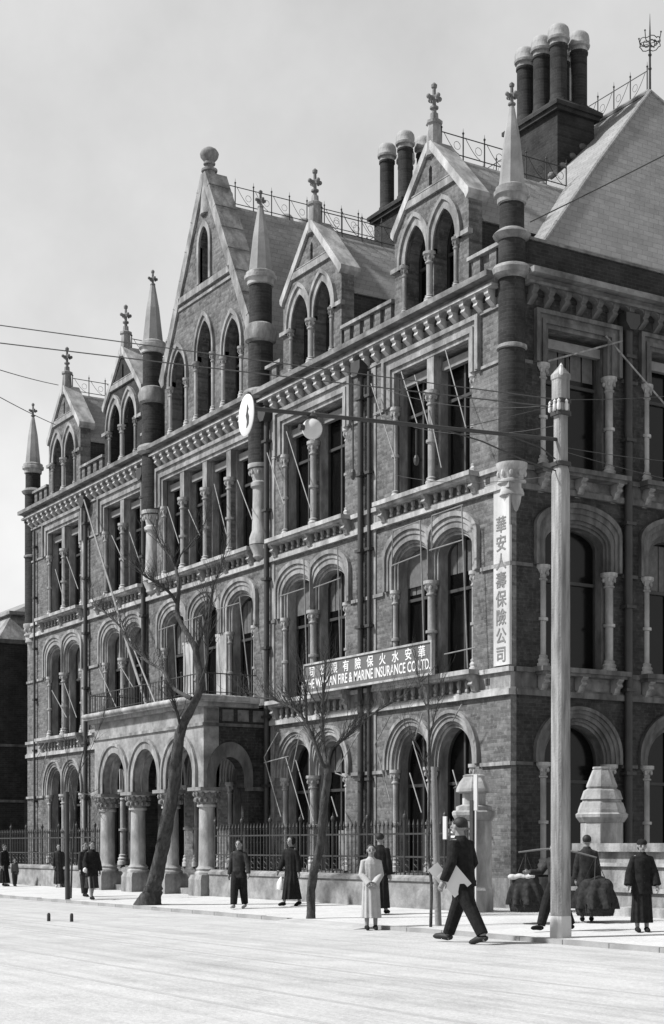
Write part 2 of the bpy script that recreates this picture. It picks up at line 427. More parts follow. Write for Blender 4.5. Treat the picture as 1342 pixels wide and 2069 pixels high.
def wallp(fr, u0, u1, z0, z1, holes=(), d1=0.0, d0=-.15, mat='brick', name='wall'):
    return MB(fr).prism([(u0, z0), (u1, z0), (u1, z1), (u0, z1)], d0, d1, [list(h) for h in holes]).build(name, mat, B)

MID = {  # shafts, shared by every bay
    0: column_mesh(ZI0-.77, .095, .45, .34, .33), 1: column_mesh(ZI1-ZS1, .09, .48, .3, .33), 2: column_mesh(ZI2-ZS2, .085, .5, .28, .33)}
JAM = {0: column_mesh(ZI0-.77, .07, .45, .34, .33), 1: column_mesh(ZI1-ZS1, .065, .48, .3, .33), 2: column_mesh(ZI2-ZS2, .065, .5, .28, .33)}
def stone_of(fr): return 'stone' if fr is not SIDE else 'stone_side_shade'
def brick_of(fr): return 'brick' if fr is not SIDE else 'brick_side_shade'

def arched_bay(fr, floor, u0, u1, centres, hw, cur=None, mat=None):
    """a storey of one bay with its arches: brick wall, stepped stone archivolts, reveals, shafts, windows"""
    if floor == 0: zb, zt, sill, zi, zs, rise, hs, hr, hh = Z0, ZB1, .75, ZI0, 3.2, .75, 3.3, 1.03, 1.02
    else: zb, zt, sill, zi, zs, rise, hs, hr, hh = ZS1, ZB2, ZS1+.02, ZI1, 7.78, .37, 8.05, .58, 1.03
    kind = 'round' if floor == 0 else 1.02
    s = hw / .64; ow = hw + .12; hh = hw + .38
    holes = []
    for c in centres:
        h = arch(c, ow, sill, zs+.02, rise*(1.0 if floor else 1)+.12, kind=kind)
        # lower part, beneath the springing, is a little wider: shafts stand in the rebate
        holes.append(h)
    wallp(fr, u0, u1, zb, zt, holes, mat=mat or brick_of(fr))
    st = MB(fr); rv = MB(fr)
    cs = sorted(centres)
    for i, c in enumerate(cs):
        lo = (cs[i-1] + c)/2 if i > 0 else -1e9; hi = (cs[i+1] + c)/2 if i < len(cs)-1 else 1e9
        outer = clip(arch(c, hh, zi, hs, hr, kind=kind), lo, hi); inner = arch(c, ow-.003, zi, zs+.02, rise+.117, kind=kind)
        inn2 = arch(c, hw, zi, zs, rise, kind=kind)
        st.ring(outer, lerp(outer, inner, .3), -.1, .10); st.ring(lerp(outer, inner, .3), lerp(outer, inner, .62), -.1, .055)
        st.ring(lerp(outer, inner, .62), inner, -.1, .025)
        st.ring(inner, lerp(inner, inn2, .5), -.15, -.04); st.ring(lerp(inner, inn2, .5), inn2, -.15, -.09)
        # deep stone reveal running back to the window
        o2 = arch(c, hw+.145, sill, zs, rise+.145, kind=kind); i2 = arch(c, hw, sill, zs, rise, kind=kind)
        rv.ring(o2, i2, -.42, -.15)
        glazing(fr, (c-hw-.02, c+hw+.02, sill, zs+rise+.02), -.38, arch_out=arch(c, hw+.02, sill, zs, rise+.02, kind=kind), mull=1, trans=(.62,), curtain=(cur[i] if cur else 0))
        # impost block
    st.build('archivolt', stone_of(fr), B); rv.build('reveal', stone_of(fr), B)
    return cs
def shafts(fr, floor, c0, cs, hw):
    z = {0: .77, 1: ZS1, 2: ZS2}[floor]
    for a, b_ in zip(cs[:-1], cs[1:]): col(MID[floor], fr, (a+b_)/2, z, -.02)
    for u in (cs[0]-hw-.09, cs[-1]+hw+.09): col(JAM[floor], fr, u, z, -.075)

def rect_bay(fr, u0, u1, centres, hw, cur=None, mat=None, frame=.42):
    zb, zt = ZS2, ZC-.05
    cs = sorted(centres); a, b_ = cs[0]-hw, cs[-1]+hw
    zh = 12.22
    holes = [[(c-hw-.08, ZS2+.02), (c+hw+.08, ZS2+.02), (c+hw+.08, zh+.08), (c-hw-.08, zh+.08)] for c in cs]
    wallp(fr, u0, u1, zb, zt, holes, mat=mat or brick_of(fr))
    st = MB(fr)
    def box3(g): return [(a-g, ZI2), (a-g, zh+g), (b_+g, zh+g), (b_+g, ZI2)]
    for g0, g1, d in ((frame, frame*.76, .11), (frame*.76, frame*.5, .05), (frame*.5, frame*.24, .08), (frame*.24, .0, .03)):
        st.ring(box3(g0), box3(g1), -.12, d)
    for x, y in zip(cs[:-1], cs[1:]): m_ = (x+y)/2; st.box(m_-.13, m_+.13, ZI2, zh-.003, -.16, .018)
    st.build('window_surround', stone_of(fr), B)
    rv = MB(fr)
    for c in cs:
        for s_ in (-1, 1):
            e = c + s_*hw; rv.box(min(e, e+s_*.1), max(e, e+s_*.1), ZS2+.02, zh, -.42, -.15)
        rv.box(c-hw-.1, c+hw+.1, zh, zh+.12, -.42, -.15)
    rv.build('reveal', stone_of(fr), B)
    for i, c in enumerate(cs):
        glazing(fr, (c-hw, c+hw, ZS2+.02, zh), -.38, mull=1, trans=(.66,), curtain=(cur[i] if cur else 0))
        MB(fr).box(c-hw+.01, c+hw-.01, 11.9, 12.1, -.32, -.2).build('blind_box', 'timber', B)
    return cs

# brick storeys of the long front ------------------------------------------------
# bay letters are only in this list: (right edge, left edge, centre)
BAYS = [(0.0, 5.55, 2.85), (5.55, 10.1, 7.96), (17.75, 22.3, 19.6), (22.3, 27.95, 24.5)]
HW = .64
for bi, (u0, u1, c) in enumerate(BAYS):
    cs = [c-.79, c+.79]
    hw = HW if bi < 2 else .60
    arched_bay(LONG, 0, u0, u1, cs, hw, cur=[0, 0]); shafts(LONG, 0, c, cs, hw)
    arched_bay(LONG, 1, u0, u1, cs, hw, cur=[2, 0] if bi % 2 else [2, 2]); shafts(LONG, 1, c, cs, hw)
    rect_bay(LONG, u0, u1, cs, hw, cur=[1, 0]); shafts(LONG, 2, c, cs, hw)
# centre
cs1 = [11.8, 13.87, 15.95]
arched_bay(LONG, 1, 10.1, 17.75, cs1, .64, cur=[2, 0, 0])
for x in cs1:
    for s_ in (-1, 1): col(JAM[1], LONG, x + s_*.73, ZS1, -.075)
for x in (12.835, 14.91):
    MB(LONG).box(x-.3, x+.3, ZS1+.15, ZI1, -.15, .04).build('pilaster', 'stone_pale', B)
cs2 = [11.72, 13.17, 14.62, 16.07]
rect_bay(LONG, 10.1, 17.75, cs2, .55, cur=[0, 1, 0, 0]); shafts(LONG, 2, 0, cs2, .55)
# the storey behind the porch: three arched doorways in shade
arched_bay(LONG, 0, 10.1, 17.75, cs1, .64)
for x in cs1:
    for s_ in (-1, 1): col(JAM[0], LONG, x + s_*.73, .77, -.075)
# back and side masses of the building so it is closed
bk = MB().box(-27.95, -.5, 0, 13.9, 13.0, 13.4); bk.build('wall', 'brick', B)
bk = MB().box(-27.95, -27.55, 0, 13.9, .45, 13.0); bk.build('wall', 'brick_side_shade', B)

# sill courses, balusters and consoles ------------------------------------------
def sill_band(fr, u0, u1, c, zb, zs, half=1.75, stone='stone', n=9, proj=.3, consoles=True, base=0):
    if u0 == 0.0: u0 = -.05
    if u0 == .152: u0 = .101
    MB(fr).box(u0, u1, zb-.06, zb+.06, -.1, .09).box(u0, u1, zb+.06, zb+.1, -.1, .05).build('string_course', 'stone_pale' if stone == 'stone' else stone, B)
    # slab: projects as a shallow balcony over the baluster panel
    s = MB(fr)
    s.box(u0, c-half-.12, zs-.1, zs, -.05, .09); s.box(c+half+.12, u1, zs-.1, zs, -.05, .09)
    s.box(c-half-.12, c+half+.12, zs-.08, zs+.02, -.05, proj+.05); s.box(c-half-.06, c+half+.06, zs-.14, zs-.08, -.05, proj-.02)
    s.build('sill_slab', 'stone_pale' if stone == 'stone' else stone, B)
    MB(fr).box(-.02 if u0 == -.05 else u0, c-half-.02, zb+.1, zs-.1, -.1, .02).box(c+half+.02, u1, zb+.1, zs-.1, -.1, .02).build('frieze', stone, B)
    MB(fr).box(c-half-.02, c+half+.02, zb+.1, zs-.14, -.15, -.02).build('panel', 'stone_dirty', B)
    return
BALU = MB().lathe(0, 0, [(.055, 0), (.055, .05), (.035, .07), (.06, .14), (.062, .19), (.035, .27), (.055, .29), (.055, .345)], 8).mesh('baluster', 'stone', 40)
def balusters(fr, c, half, zb, n):
    for i in range(n):
        u = c - half + (i + .5)*2*half/n
        inst(BALU, 'baluster', fr.p(u, zb+.1, .07), B)
def console_mesh(fr):
    mb = MB(Frame((0,0,0), fr.u, fr.d))
    prof = [(0, .36), (.27, .36), (.27, .27), (.2, .22), (.24, .15), (.15, .1), (.13, .02), (.05, -.06), (0, -.08)]
    mb2 = []
    n = len(prof); P = mb.fr.p
    pts = [P(-.075, z, d) for d, z in prof] + [P(.075, z, d) for d, z in prof]
    fs = [tuple(range(n)), tuple(reversed(range(n, 2*n)))] + [(i, (i+1) % n, n+(i+1) % n, n+i) for i in range(n)]
    mb.add(pts, fs); return mb.mesh('console', 'stone')
CON = {id(LONG): console_mesh(LONG), id(SIDE): console_mesh(SIDE)}
for bi, (u0, u1, c) in enumerate(BAYS):
    for zb, zs in ((ZB1, ZS1), (ZB2, ZS2)):
        sill_band(LONG, u0, u1, c, zb, zs)
        balusters(LONG, c, 1.6, zb, 11)
        for u in (c-1.74, c, c+1.74): inst(CON[id(LONG)], 'console', LONG.p(u, zs-.44, 0.0), B)
sill_band(LONG, 10.1, 17.75, 13.88, ZB2, ZS2, half=2.95); balusters(LONG, 13.88, 2.85, ZB2, 19)
for u in (11.0, 12.44, 13.88, 15.33, 16.77): inst(CON[id(LONG)], 'console', LONG.p(u, ZS2-.44, 0), B)
# the ribs at impost level
for a, b_ in ((-.045, .98), (4.72, 5.55), (5.55, 6.1), (9.83, 10.1), (17.75, 17.78), (21.45, 22.3), (22.3, 22.66), (26.33, 27.95)):
    MB(LONG).box(a, b_, ZI0-.08, ZI0, -.1, .06).build('impost_band', 'stone', B)
    MB(LONG).box(a, b_, ZI1-.08, ZI1, -.1, .05).build('impost_band', 'stone', B)
    MB(LONG).box(a, b_, ZI2-.02, ZI2+.04, -.1, .04).build('impost_band', 'stone', B)
# stone plinth
MB(LONG).box(-.06, 10.1, Z0-.1, .7, -.1, .06).build('plinth', 'stone', B)
MB(LONG).box(17.75, 27.95, Z0-.1, .7, -.1, .06).build('plinth', 'stone', B)
# pale pilasters dividing the bays by the rain pipes
for u in (5.15, 9.98, 17.9, 22.75):
    MB(LONG).box(u-.1, u+.1, .75, ZC-.2, -.1, .03).build('pilaster', 'stone', B)

# side front --------------------------------------------------------------------
SB = [(0.0, 3.12, 1.79), (3.12, 6.4, 4.7), (6.4, 9.7, 8.0), (9.7, 13.0, 11.3)]
for i, (u0, u1, c) in enumerate(SB):
    lo = u0 if i else .152
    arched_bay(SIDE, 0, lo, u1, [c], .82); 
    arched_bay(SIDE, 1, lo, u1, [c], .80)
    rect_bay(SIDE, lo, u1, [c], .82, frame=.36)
    for fl in (0, 1, 2):
        z = {0: .77, 1: ZS1, 2: ZS2}[fl]
        for s_ in (-1, 1): col(MID[fl], SIDE, c + s_*.93, z, -.05)
    for zb, zs in ((ZB1, ZS1), (ZB2, ZS2)):
        sill_band(SIDE, lo, u1, c, zb, zs, half=1.1, stone='stone_side_shade')
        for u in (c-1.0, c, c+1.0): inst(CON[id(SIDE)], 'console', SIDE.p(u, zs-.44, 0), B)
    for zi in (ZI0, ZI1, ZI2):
        MB(SIDE).box(lo if i else .101, c-1.24, zi-.07, zi, -.1, .05).box(c+1.24, u1, zi-.07, zi, -.1, .05).build('impost_band', 'stone_side_shade', B)
MB(SIDE).box(.101, 13.0, Z0-.1, .72, -.1, .07).build('plinth', 'stone_side_shade', B)

# cornice with corbel table --------------------------------------------------------
def cornice(fr, u0, u1, stone, wall, step=.44):
    MB(fr).box(u0, u1, 12.85, 13.0, -.15, .03).build('wall', wall, B)
    MB(fr).box(u0, u1, 13.0, 13.06, -.15, .27).build('cornice', stone, B); MB(fr).box(u0, u1, 13.06, 13.18, -.15, .17).build('cornice', 'stone_dirty', B)
    MB(fr).prism([(u0, 13.18), (u1, 13.18), (u1, 13.3), (u0, 13.3)], -.15, .4).build('cornice', 'stone_dirty', B)
    MB(fr).prism([(u0, 13.3), (u1, 13.3), (u1, 13.4), (u0, 13.4)], -.3, .2).build('cornice', 'stone_dirty', B)
cornice(LONG, .3, 27.9, 'stone_pale', 'brick_dark'); cornice(SIDE, .3, 13.0, 'stone_side_shade', 'brick_dark_side')
def corbel_mesh(fr, mat):
    mb = MB(Frame((0,0,0), fr.u, fr.d)); P = mb.fr.p
    prof = [(0, .30), (.22, .30), (.22, .2), (.16, .15), (.19, .08), (.1, .02), (.0, -.06)]
    n = len(prof); pts = [P(-.07, z, d) for d, z in prof] + [P(.07, z, d) for d, z in prof]
    mb.add(pts, [tuple(range(n)), tuple(reversed(range(n, 2*n)))] + [(i, (i+1) % n, n+(i+1) % n, n+i) for i in range(n)])
    # little trefoil arch springing to the next corbel
    A = [(.07 + .15*(1-math.cos(a)), .3 - .0 - .11*(1 - math.sin(a))) for a in [PI*k/8 for k in range(9)]]
    top = [(a, .30) for a, z in A]
    mb.ring(top, [(a, min(z, .299)) for a, z in A], .02, .2)
    return mb.mesh('corbel', mat)
cb = corbel_mesh(LONG, 'stone_pale'); u = .55
while u < 27.6:
    if not (10.2 < u < 11.0 or 16.95 < u < 17.65): inst(cb, 'corbel', LONG.p(u, 12.7, .0), B)
    u += .44
cb = corbel_mesh(SIDE, 'stone_side_shade'); u = .5
while u < 12.9: inst(cb, 'corbel', SIDE.p(u, 12.7, .0), B); u += .44
# thin fillet beneath the corbels
MB(LONG).box(.3, 27.9, 12.6, 12.66, -.1, .05).build('string_course', 'stone', B)

# parapet ------------------------------------------------------------------------------
GAB = [2.87, 8.03, 19.58, 24.45]
pp = MB(LONG).box(-.12, .12, 0, .44, -.06, .04).mesh('parapet_pier', 'brick')
def parapet(fr, a, b_, brick, stone, top=13.95, mesh=pp):
    MB(fr).box(a, b_, 13.4, top-.08, -.28, -.06).build('parapet', brick, B)
    MB(fr).box(a, b_, top-.08, top, -.3, .08).build('parapet_coping', stone, B)
    n = max(1, int((b_-a)/.42))
    for i in range(n): 
        u = a + (i+.5)*(b_-a)/n; inst(mesh, 'parapet_pier', fr.p(u, 13.42, -.02), B)
for a, b_ in ((.3, 1.42), (4.32, 6.55), (9.5, 10.3), (17.65, 18.12), (21.03, 22.98), (25.92, 27.3)):
    parapet(LONG, a, b_, 'brick', 'stone')
MB(SIDE).box(.25, 13, 13.4, 14.0, -.3, -.02).build('parapet', 'brick_dark_side', B)
MB(SIDE).box(.25, 13, 14.0, 14.06, -.32, .02).build('parapet_coping', 'stone_dirty', B)

# dormer gables -------------------------------------------------------------------------
def cross_mb(mb, x, y, z, s=1.0, axis='x'):
    """carved stone cross with budded arms on a ringed stem"""
    mb.lathe(x, y, [(.06*s, z), (.05*s, z+.16*s), (.1*s, z+.17*s), (.1*s, z+.21*s), (.045*s, z+.24*s), (.04*s, z+.62*s), (.065*s, z+.64*s), (.07*s, z+.7*s), (.02*s, z+.75*s)], 8)
    zc = z + .42*s
    for dx, dy in ((1, 0), (-1, 0), (0, 1), (0, -1)):
        mb.tube([(x, y, zc), (x+dx*.13*s, y+dy*.13*s, zc)], .038*s, 6)
        mb.ball((x+dx*.15*s, y+dy*.15*s, zc), .055*s, 8, 5)
        mb.ball((x+dx*.1*s, y+dy*.1*s, zc-.05*s), .04*s, 6, 4)
    mb.ball((x, y, zc), .07*s, 8, 6)
dcol = column_mesh(1.15, .075, 0, .2, .26, 'stone_pale'); dcol2 = column_mesh(1.15, .05, 0, .2, .26, 'stone')
def lancet(c, hw, z0, zs, rise): return arch(c, hw, z0, zs, rise, n=8, kind=1.55)
for gi, c in enumerate(GAB):
    hw, g = .42, 1.42
    holes = [lancet(c-.55, hw, 13.42, 14.6, .74), lancet(c+.55, hw, 13.42, 14.6, .74)]
    slit = [(c-.06, 16.05), (c+.06, 16.05), (c+.06, 16.42), (c, 16.5), (c-.06, 16.42)]
    MB(LONG).prism([(c-g, 13.401), (c+g, 13.401), (c+g, 15.42), (c, 16.86), (c-g, 15.42)], -.36, 0, holes + [slit]).build('gable', 'brick' if gi != 2 else 'brick_dark', B)
    MB(LONG).box(c-.1, c+.1, 16.0, 16.55, -.4, -.37).build('louvre', 'timber_dark', B)
    a = MB(LONG)
    for s_ in (-1, 1):
        cc = c + s_*.55; lo, hi = (-1e9, c) if s_ < 0 else (c, 1e9)
        o_ = clip(lancet(cc, .66, 14.5, 14.62, 1.02), lo, hi); i_ = lancet(cc, hw, 14.5, 14.6, .74)
        a.ring(o_, lerp(o_, i_, .35), -.05, .09); a.ring(lerp(o_, i_, .35), i_, -.1, .04)
        glazing(LONG, (cc-hw-.04, cc+hw+.04, 13.42, 15.4), -.42, arch_out=lancet(cc, hw+.04, 13.42, 14.6, .78), mull=1, trans=(.55,))
    a.build('archivolt', 'stone', B)
    for u, me in ((c, dcol), (c-.99, dcol2), (c+.99, dcol2)): inst(me, 'column', LONG.p(u, 13.4, .02), B)
    for u in (c-.55-.3, c+.25):   # paired inner shafts standing behind
        inst(dcol2, 'column', LONG.p(u+.02, 13.4, -.28), B)
    MB(LONG).box(c-1.02, c+1.02, 15.8, 15.96, -.03, .06).box(c-.86, c+.86, 16.0, 16.03, -.03, .03).build('string_course', 'stone', B)
    MB(LONG).box(c-g-.08, c-.99, 14.5, 14.6, -.05, .08).box(c+.99, c+g+.08, 14.5, 14.6, -.05, .08).build('impost_band', 'stone', B)
    # sloping coping and kneelers
    cp = MB(LONG)
    for s_ in (-1, 1):
        cp.prism([(c+s_*(g+.08), 15.36), (c+s_*(g+.08), 15.46), (c+s_*.1, 17.0), (c+s_*.002, 17.0), (c+s_*.002, 16.87), (c+s_*(g-.07), 15.37), (c+s_*(g-.02), 15.26)], -.5, .07)
    cp.build('coping', 'stone_pale', B)
    f = MB(); p = LONG.p(c, 0, -.1)
    f.lathe(p.x, p.y, [(.2, 16.7), (.15, 17.4), (.19, 17.42), (.19, 17.48), (.1, 17.52), (.09, 17.66)], 8)
    f.build('pedestal', 'stone', B, 40)
    f = MB(); cross_mb(f, p.x, p.y, 17.6, 1.0); f.build('cross', 'stone_dirty', B, 40)
    # brick cheeks and the cross roof behind
    for s_ in (-1, 1): MB(LONG).box(c+s_*g-.15 if s_ > 0 else c-g, c+g if s_ > 0 else c-g+.15, 13.4, 14.88, -3.4, -.36).build('cheek_wall', 'brick_dark_side', B)
    rf = MB(LONG); wv = g + .06
    rf.prism([(c-wv, 14.84), (c-wv+.1, 14.84), (c, 16.7), (c+wv-.1, 14.84), (c+wv, 14.84), (c, 16.8)], -4.1, -.37)
    rf.build('dormer_roof', 'slate', B)
# great central gable ---------------------------------------------------------------------
c = 13.87
cw = [12.2, 13.87, 15.54]
holes = [lancet(x, .45, 13.42, 15.0 if i != 1 else 15.3, .78 if i != 1 else .9) for i, x in enumerate(cw)]
up = lancet(c, .3, 17.32, 18.35, .5)
MB(LONG).prism([(c-2.62, 13.401), (c+2.62, 13.401), (c+2.62, 15.2), (c, 20.15), (c-2.62, 15.2)], -.4, .02, holes + [up]).build('gable', 'brick', B)
cm1 = column_mesh(1.45, .06, 0, .25, .28, 'stone_pale'); cm2 = column_mesh(1.75, .06, 0, .25, .28, 'stone_pale')
a = MB(LONG)
for i, x in enumerate(cw):
    zs, ri = (15.0, .78) if i != 1 else (15.3, .9)
    o_ = lancet(x, .62, zs-.15, zs, ri+.27); i_ = lancet(x, .45, zs-.15, zs, ri)
    a.ring(o_, lerp(o_, i_, .5), -.05, .1); a.ring(lerp(o_, i_, .5), i_, -.1, .05)
    glazing(LONG, (x-.49, x+.49, 13.42, zs+ri), -.34, arch_out=lancet(x, .49, 13.42, zs, ri+.04), mull=1, trans=(.5,) if i != 1 else (.5,), curtain=2 if i == 1 else 0)
    for s_ in (-1, 1): inst(cm2 if i == 1 else cm1, 'column', LONG.p(x+s_*.53, 13.4, .03), B)
o_ = lancet(c, .42, 17.3, 18.35, .68); i_ = lancet(c, .3, 17.3, 18.35, .5); a.ring(o_, i_, -.05, .08)
glazing(LONG, (c-.34, c+.34, 17.3, 18.85), -.3, arch_out=lancet(c, .34, 17.32, 18.35, .54), mull=1, trans=(.6,))
a.build('archivolt', 'stone', B)
hwz = lambda z: (20.15 - z) / 4.95 * 2.62
MB(LONG).box(c-hwz(17.2), c+hwz(17.2), 17.08, 17.26, -.02, .09).box(c-hwz(16.95), c+hwz(16.95), 16.9, 16.98, -.02, .06).build('string_course', 'stone', B)
cp = MB(LONG)
for s_ in (-1, 1):
    cp.prism([(c+s_*2.72, 14.95), (c+s_*2.9, 15.2), (c+s_*.14, 20.35), (c+s_*.003, 20.35), (c+s_*.003, 20.08), (c+s_*2.55, 15.24), (c+s_*2.56, 15.0)], -.6, .09)
cp.build('coping', 'stone', B)
# joints of the coping stones
for s_ in (-1, 1):
    for k in range(7):
        t = (k+.6)/7.2; x0, z0 = c+s_*(2.9-t*2.76), 15.2+t*5.15; 
        MB(LONG).prism([(x0+s_*.012, z0+.008), (x0-s_*.1, z0-.04), (x0-s_*.095, z0-.065), (x0+s_*.022, z0-.015)], -.59, .094).build('coping_joint', 'stone_dirty', B)
p = LONG.p(c, 0, -.12); f = MB()
f.lathe(p.x, p.y, [(.26, 19.2), (.2, 20.2), (.17, 20.4), (.23, 20.42), (.23, 20.48), (.12, 20.52), (.12, 20.6), (.17, 20.62), (.17, 20.66), (.15, 20.7), (.25, 20.82), (.27, 20.92), (.25, 20.98), (.2, 21.04), (.1, 21.1), (.0, 21.13)], 12)
f.build('ball_finial', 'stone', B, 35)
rf = MB(LONG)
rf.prism([(c-2.7, 14.4), (c-2.58, 14.4), (c, 19.5), (c+2.58, 14.4), (c+2.7, 14.4), (c, 19.62)], -7.3, -.41)
rf.build('gable_roof', 'slate', B)

# turrets -----------------------------------------------------------------------------------
def turret(x, y, low='corbel', r=.28, tall=False, mat='brick_dark', pale='stone_pale'):
    T = empty('turret', (x, y, 9)); T.parent = B; T.matrix_parent_inverse = par_inv(B)
    a = MB(); s = MB(); sp = MB(); h = 1.45 if tall else 0
    z1, z2, z3 = (14.7, 15.1, 16.2) if tall else (13.98, 14.1, 14.72)
    a.lathe(x, y, [(r, 9.2 if low == 'corbel' else 11.3), (r, z1)], 20); a.lathe(x, y, [(r*.92, z2), (r*.92, z3)], 20)
    a.build('shaft', mat, T, 40)
    s.lathe(x, y, [(r, 13.12), (r+.13, 13.2), (r+.15, 13.3), (r+.1, 13.38), (r, 13.42)], 20)
    s.lathe(x, y, [(r, z1-.06), (r+.08, z1), (r+.12, (z1+z2)/2), (r+.06, z2), (r*.9, z2+.06)], 20)
    s.build('collar', 'stone' if mat != 'x' else pale, T, 40)
    q = MB(); q.lathe(x, y, [(r*.9, z3-.04), (r+.02, z3-.02), (r+.03, z3+.1), (r+.09, z3+.13), (r+.1, z3+.21), (r+.055, z3+.23), (r+.06, z3+.3), (r*.96, z3+.34)], 24).build('collar', pale, T, 22)
    sp.lathe(x, y, [(r*.98, z3+.34), (r*.62, z3+.34+(1.0)), (r*.2, z3+2.0+(.1 if tall else 0))], 8).build('spire', 'stone_spire', T)
    f = MB(); cross_mb(f, x, y, z3+1.9, .82); f.build('cross', 'stone_dirty', T, 40)
    if low == 'corbel':
        q = MB(); q.lathe(x, y, [(.01, 7.72), (.06, 7.9), (r*.66, 8.5), (r*.72, 8.62), (r*.92, 8.64), (r*.92, 8.7), (r*.86, 8.74), (r*.86, 8.86), (r+.02, 8.88), (r+.02, 8.94), (r*.86, 8.97), (r+.0, 9.12), (r+.05, 9.2), (r+.05, 9.3)], 20)
        for k in range(9):
            aa = 2*PI*k/9; q.ball((x+(r-.01)*math.cos(aa), y+(r-.01)*math.sin(aa), 9.08), (.05, .05, .08), 6, 4)
        q.build('corbel_capital', pale, T, 40)
        MB().lathe(x, y, [(r, 11.66), (r+.04, 11.68), (r+.04, 11.74), (r, 11.76)], 20).build('collar', 'stone', T, 40)
    else:
        q = MB(); rr = .2
        q.lathe(x, y-.0, [(rr+.1, 9.32), (rr+.1, 9.5), (rr+.03, 9.7), (rr, 10.8), (rr+.06, 10.85), (rr+.06, 10.95), (rr, 11.0), (rr+.02, 11.15), (rr+.14, 11.35), (rr+.14, 11.44)], 20)
        for k in range(9):
            aa = 2*PI*k/9; q.ball((x+(rr+.08)*math.cos(aa), y+(rr+.08)*math.sin(aa), 11.22), (.04, .04, .08), 6, 4)
        q.build('column', pale, T, 40)
        MB().lathe(x, y, [(.1, 8.92), (.2, 9.0), (.2, 9.08), (.3, 9.3)], 16).build('corbel', pale, T, 40)
    return T
turret(-.14, .14, r=.28)
turret(-10.63, -.02, low='column', r=.33, tall=True)
turret(-17.33, -.02, low='column', r=.33, tall=True)
turret(-27.72, .12, r=.29)
# main roof ------------------------------------------------------------------------------------
def roof_poly(pts, faces, name='roof', mat='slate'):
    return MB().add(pts, faces).build(name, mat, B)
ea = 13.95
P_ = [(.1 - .25, .9, ea), (-27.6, .9, ea), (-27.6, 14.3, ea), (-.15, 14.3, ea), (-4.0, 7.6, 20.5), (-23.6, 7.6, 20.5)]
# flared foot of the slopes
roof_poly(P_, [(0, 1, 5, 4), (3, 0, 4), (2, 3, 4, 5), (1, 2, 5), (0, 3, 2, 1)])
MB().tube([(-.15, .9, ea+.03), (-2.1, 4.2, 17.24), (-4.0, 7.6, 20.53)], .05, 6).tube([(-4, 7.6, 20.54), (-23.6, 7.6, 20.54)], .06, 6).tube([(-.15, 14.3, ea+.03), (-4, 7.6, 20.53)], .05, 6).build('ridge_capping', 'slate', B)
# eaves gutter shelf behind the parapet
MB().box(-27.5, -.32, .3, .95, 13.75, 13.93).build('gutter', 'iron_pipe', B)
MB().box(-.35, -.3, .95, 13, 13.75, 13.93).build('gutter', 'iron_pipe', B)

def cresting(a, b_, h=.62, step=.62, name='roof_cresting'):
    """wrought iron ridge railing: standards with knobs, two rails, thin diagonal scrolls"""
    a, b_ = Vector(a), Vector(b_); L = (b_-a).length; n = max(1, round(L/step)); d = (b_-a)/n
    rail = MB(); rail.tube([a+Vector((0,0,.1)), b_+Vector((0,0,.1))], .013, 5).tube([a+Vector((0,0,h*.78)), b_+Vector((0,0,h*.78))], .013, 5)
    for i in range(n):
        p = a + d*i
        pts = []
        for k in range(10):
            t = k/9; pts.append(p + d*(.1+.7*t) + Vector((0, 0, .12 + (h*.62)*(1-t)**1.5)))
        rail.tube(pts, .007, 4)
        cc = p + d*.72 + Vector((0,0,.12+h*.28)); dn = d.normalized()
        rail.tube([cc + dn*(.09*math.cos(w_)) + Vector((0, 0, .09*math.sin(w_))) for w_ in [k*PI/5 for k in range(11)]], .006, 4)
    o = rail.build(name, 'iron', B)
    st = MB(); st.tube([(0, 0, 0), (0, 0, h*.9)], .016, 6).ball((0, 0, h*.93), .03, 6, 4).tube([(0, 0, h*.9), (0, 0, h*1.1)], [.012, .003], 5)
    me = st.mesh('standard', 'iron')
    for i in range(n+1): inst(me, 'standard', a + d*i, o)
    return o
cresting((-4.1, 7.6, 20.5), (-23.5, 7.6, 20.5), .75, .62)
for cx_ in GAB: cresting((-cx_, .3, 16.8), (-cx_, 3.9, 16.8), .66, .6)
cresting((-13.87, .35, 19.6), (-13.87, 6.9, 19.6), .75, .62)
# tall iron finial on the hip with its crown
f = MB(); x, y, z = -4.0, 7.6, 20.5
f.tube([(x, y, z-.1), (x, y, z+1.5), (x, y, z+2.0)], [.035, .022, .004], 6)
for zz in (.6, .95): f.ball((x, y, z+zz), .05, 6, 4)
for rr, zz in ((.26, 1.18), (.26, 1.3), (.17, 1.24)): f.tube([(x+rr*math.cos(k*PI/9), y+rr*math.sin(k*PI/9), z+zz+.03*math.sin(2*k)) for k in range(19)], .012, 5)
for k in range(4):
    aa = k*PI/2+.4; f.tube([(x, y, z+1.24), (x+.26*math.cos(aa), y+.26*math.sin(aa), z+1.24)], .01, 4)
    f.tube([(x+.26*math.cos(aa), y+.26*math.sin(aa), z+1.24), (x+.3*math.cos(aa), y+.3*math.sin(aa), z+1.44)], .012, 4); f.ball((x+.3*math.cos(aa), y+.3*math.sin(aa), z+1.45), .025, 6, 4)
f.build('iron_finial', 'iron', B)
# lead stepped flashing & snow guard by the chimney
f = MB()
for k in range(7):
    yy = 4.1 + k*.32; zz = 13.95 + (yy-.9)*.9776; f.ball((-4.78, yy, zz+.08), (.1, .13, .09), 8, 5)
f.build('flashing', 'stone_dirty', B, 40)

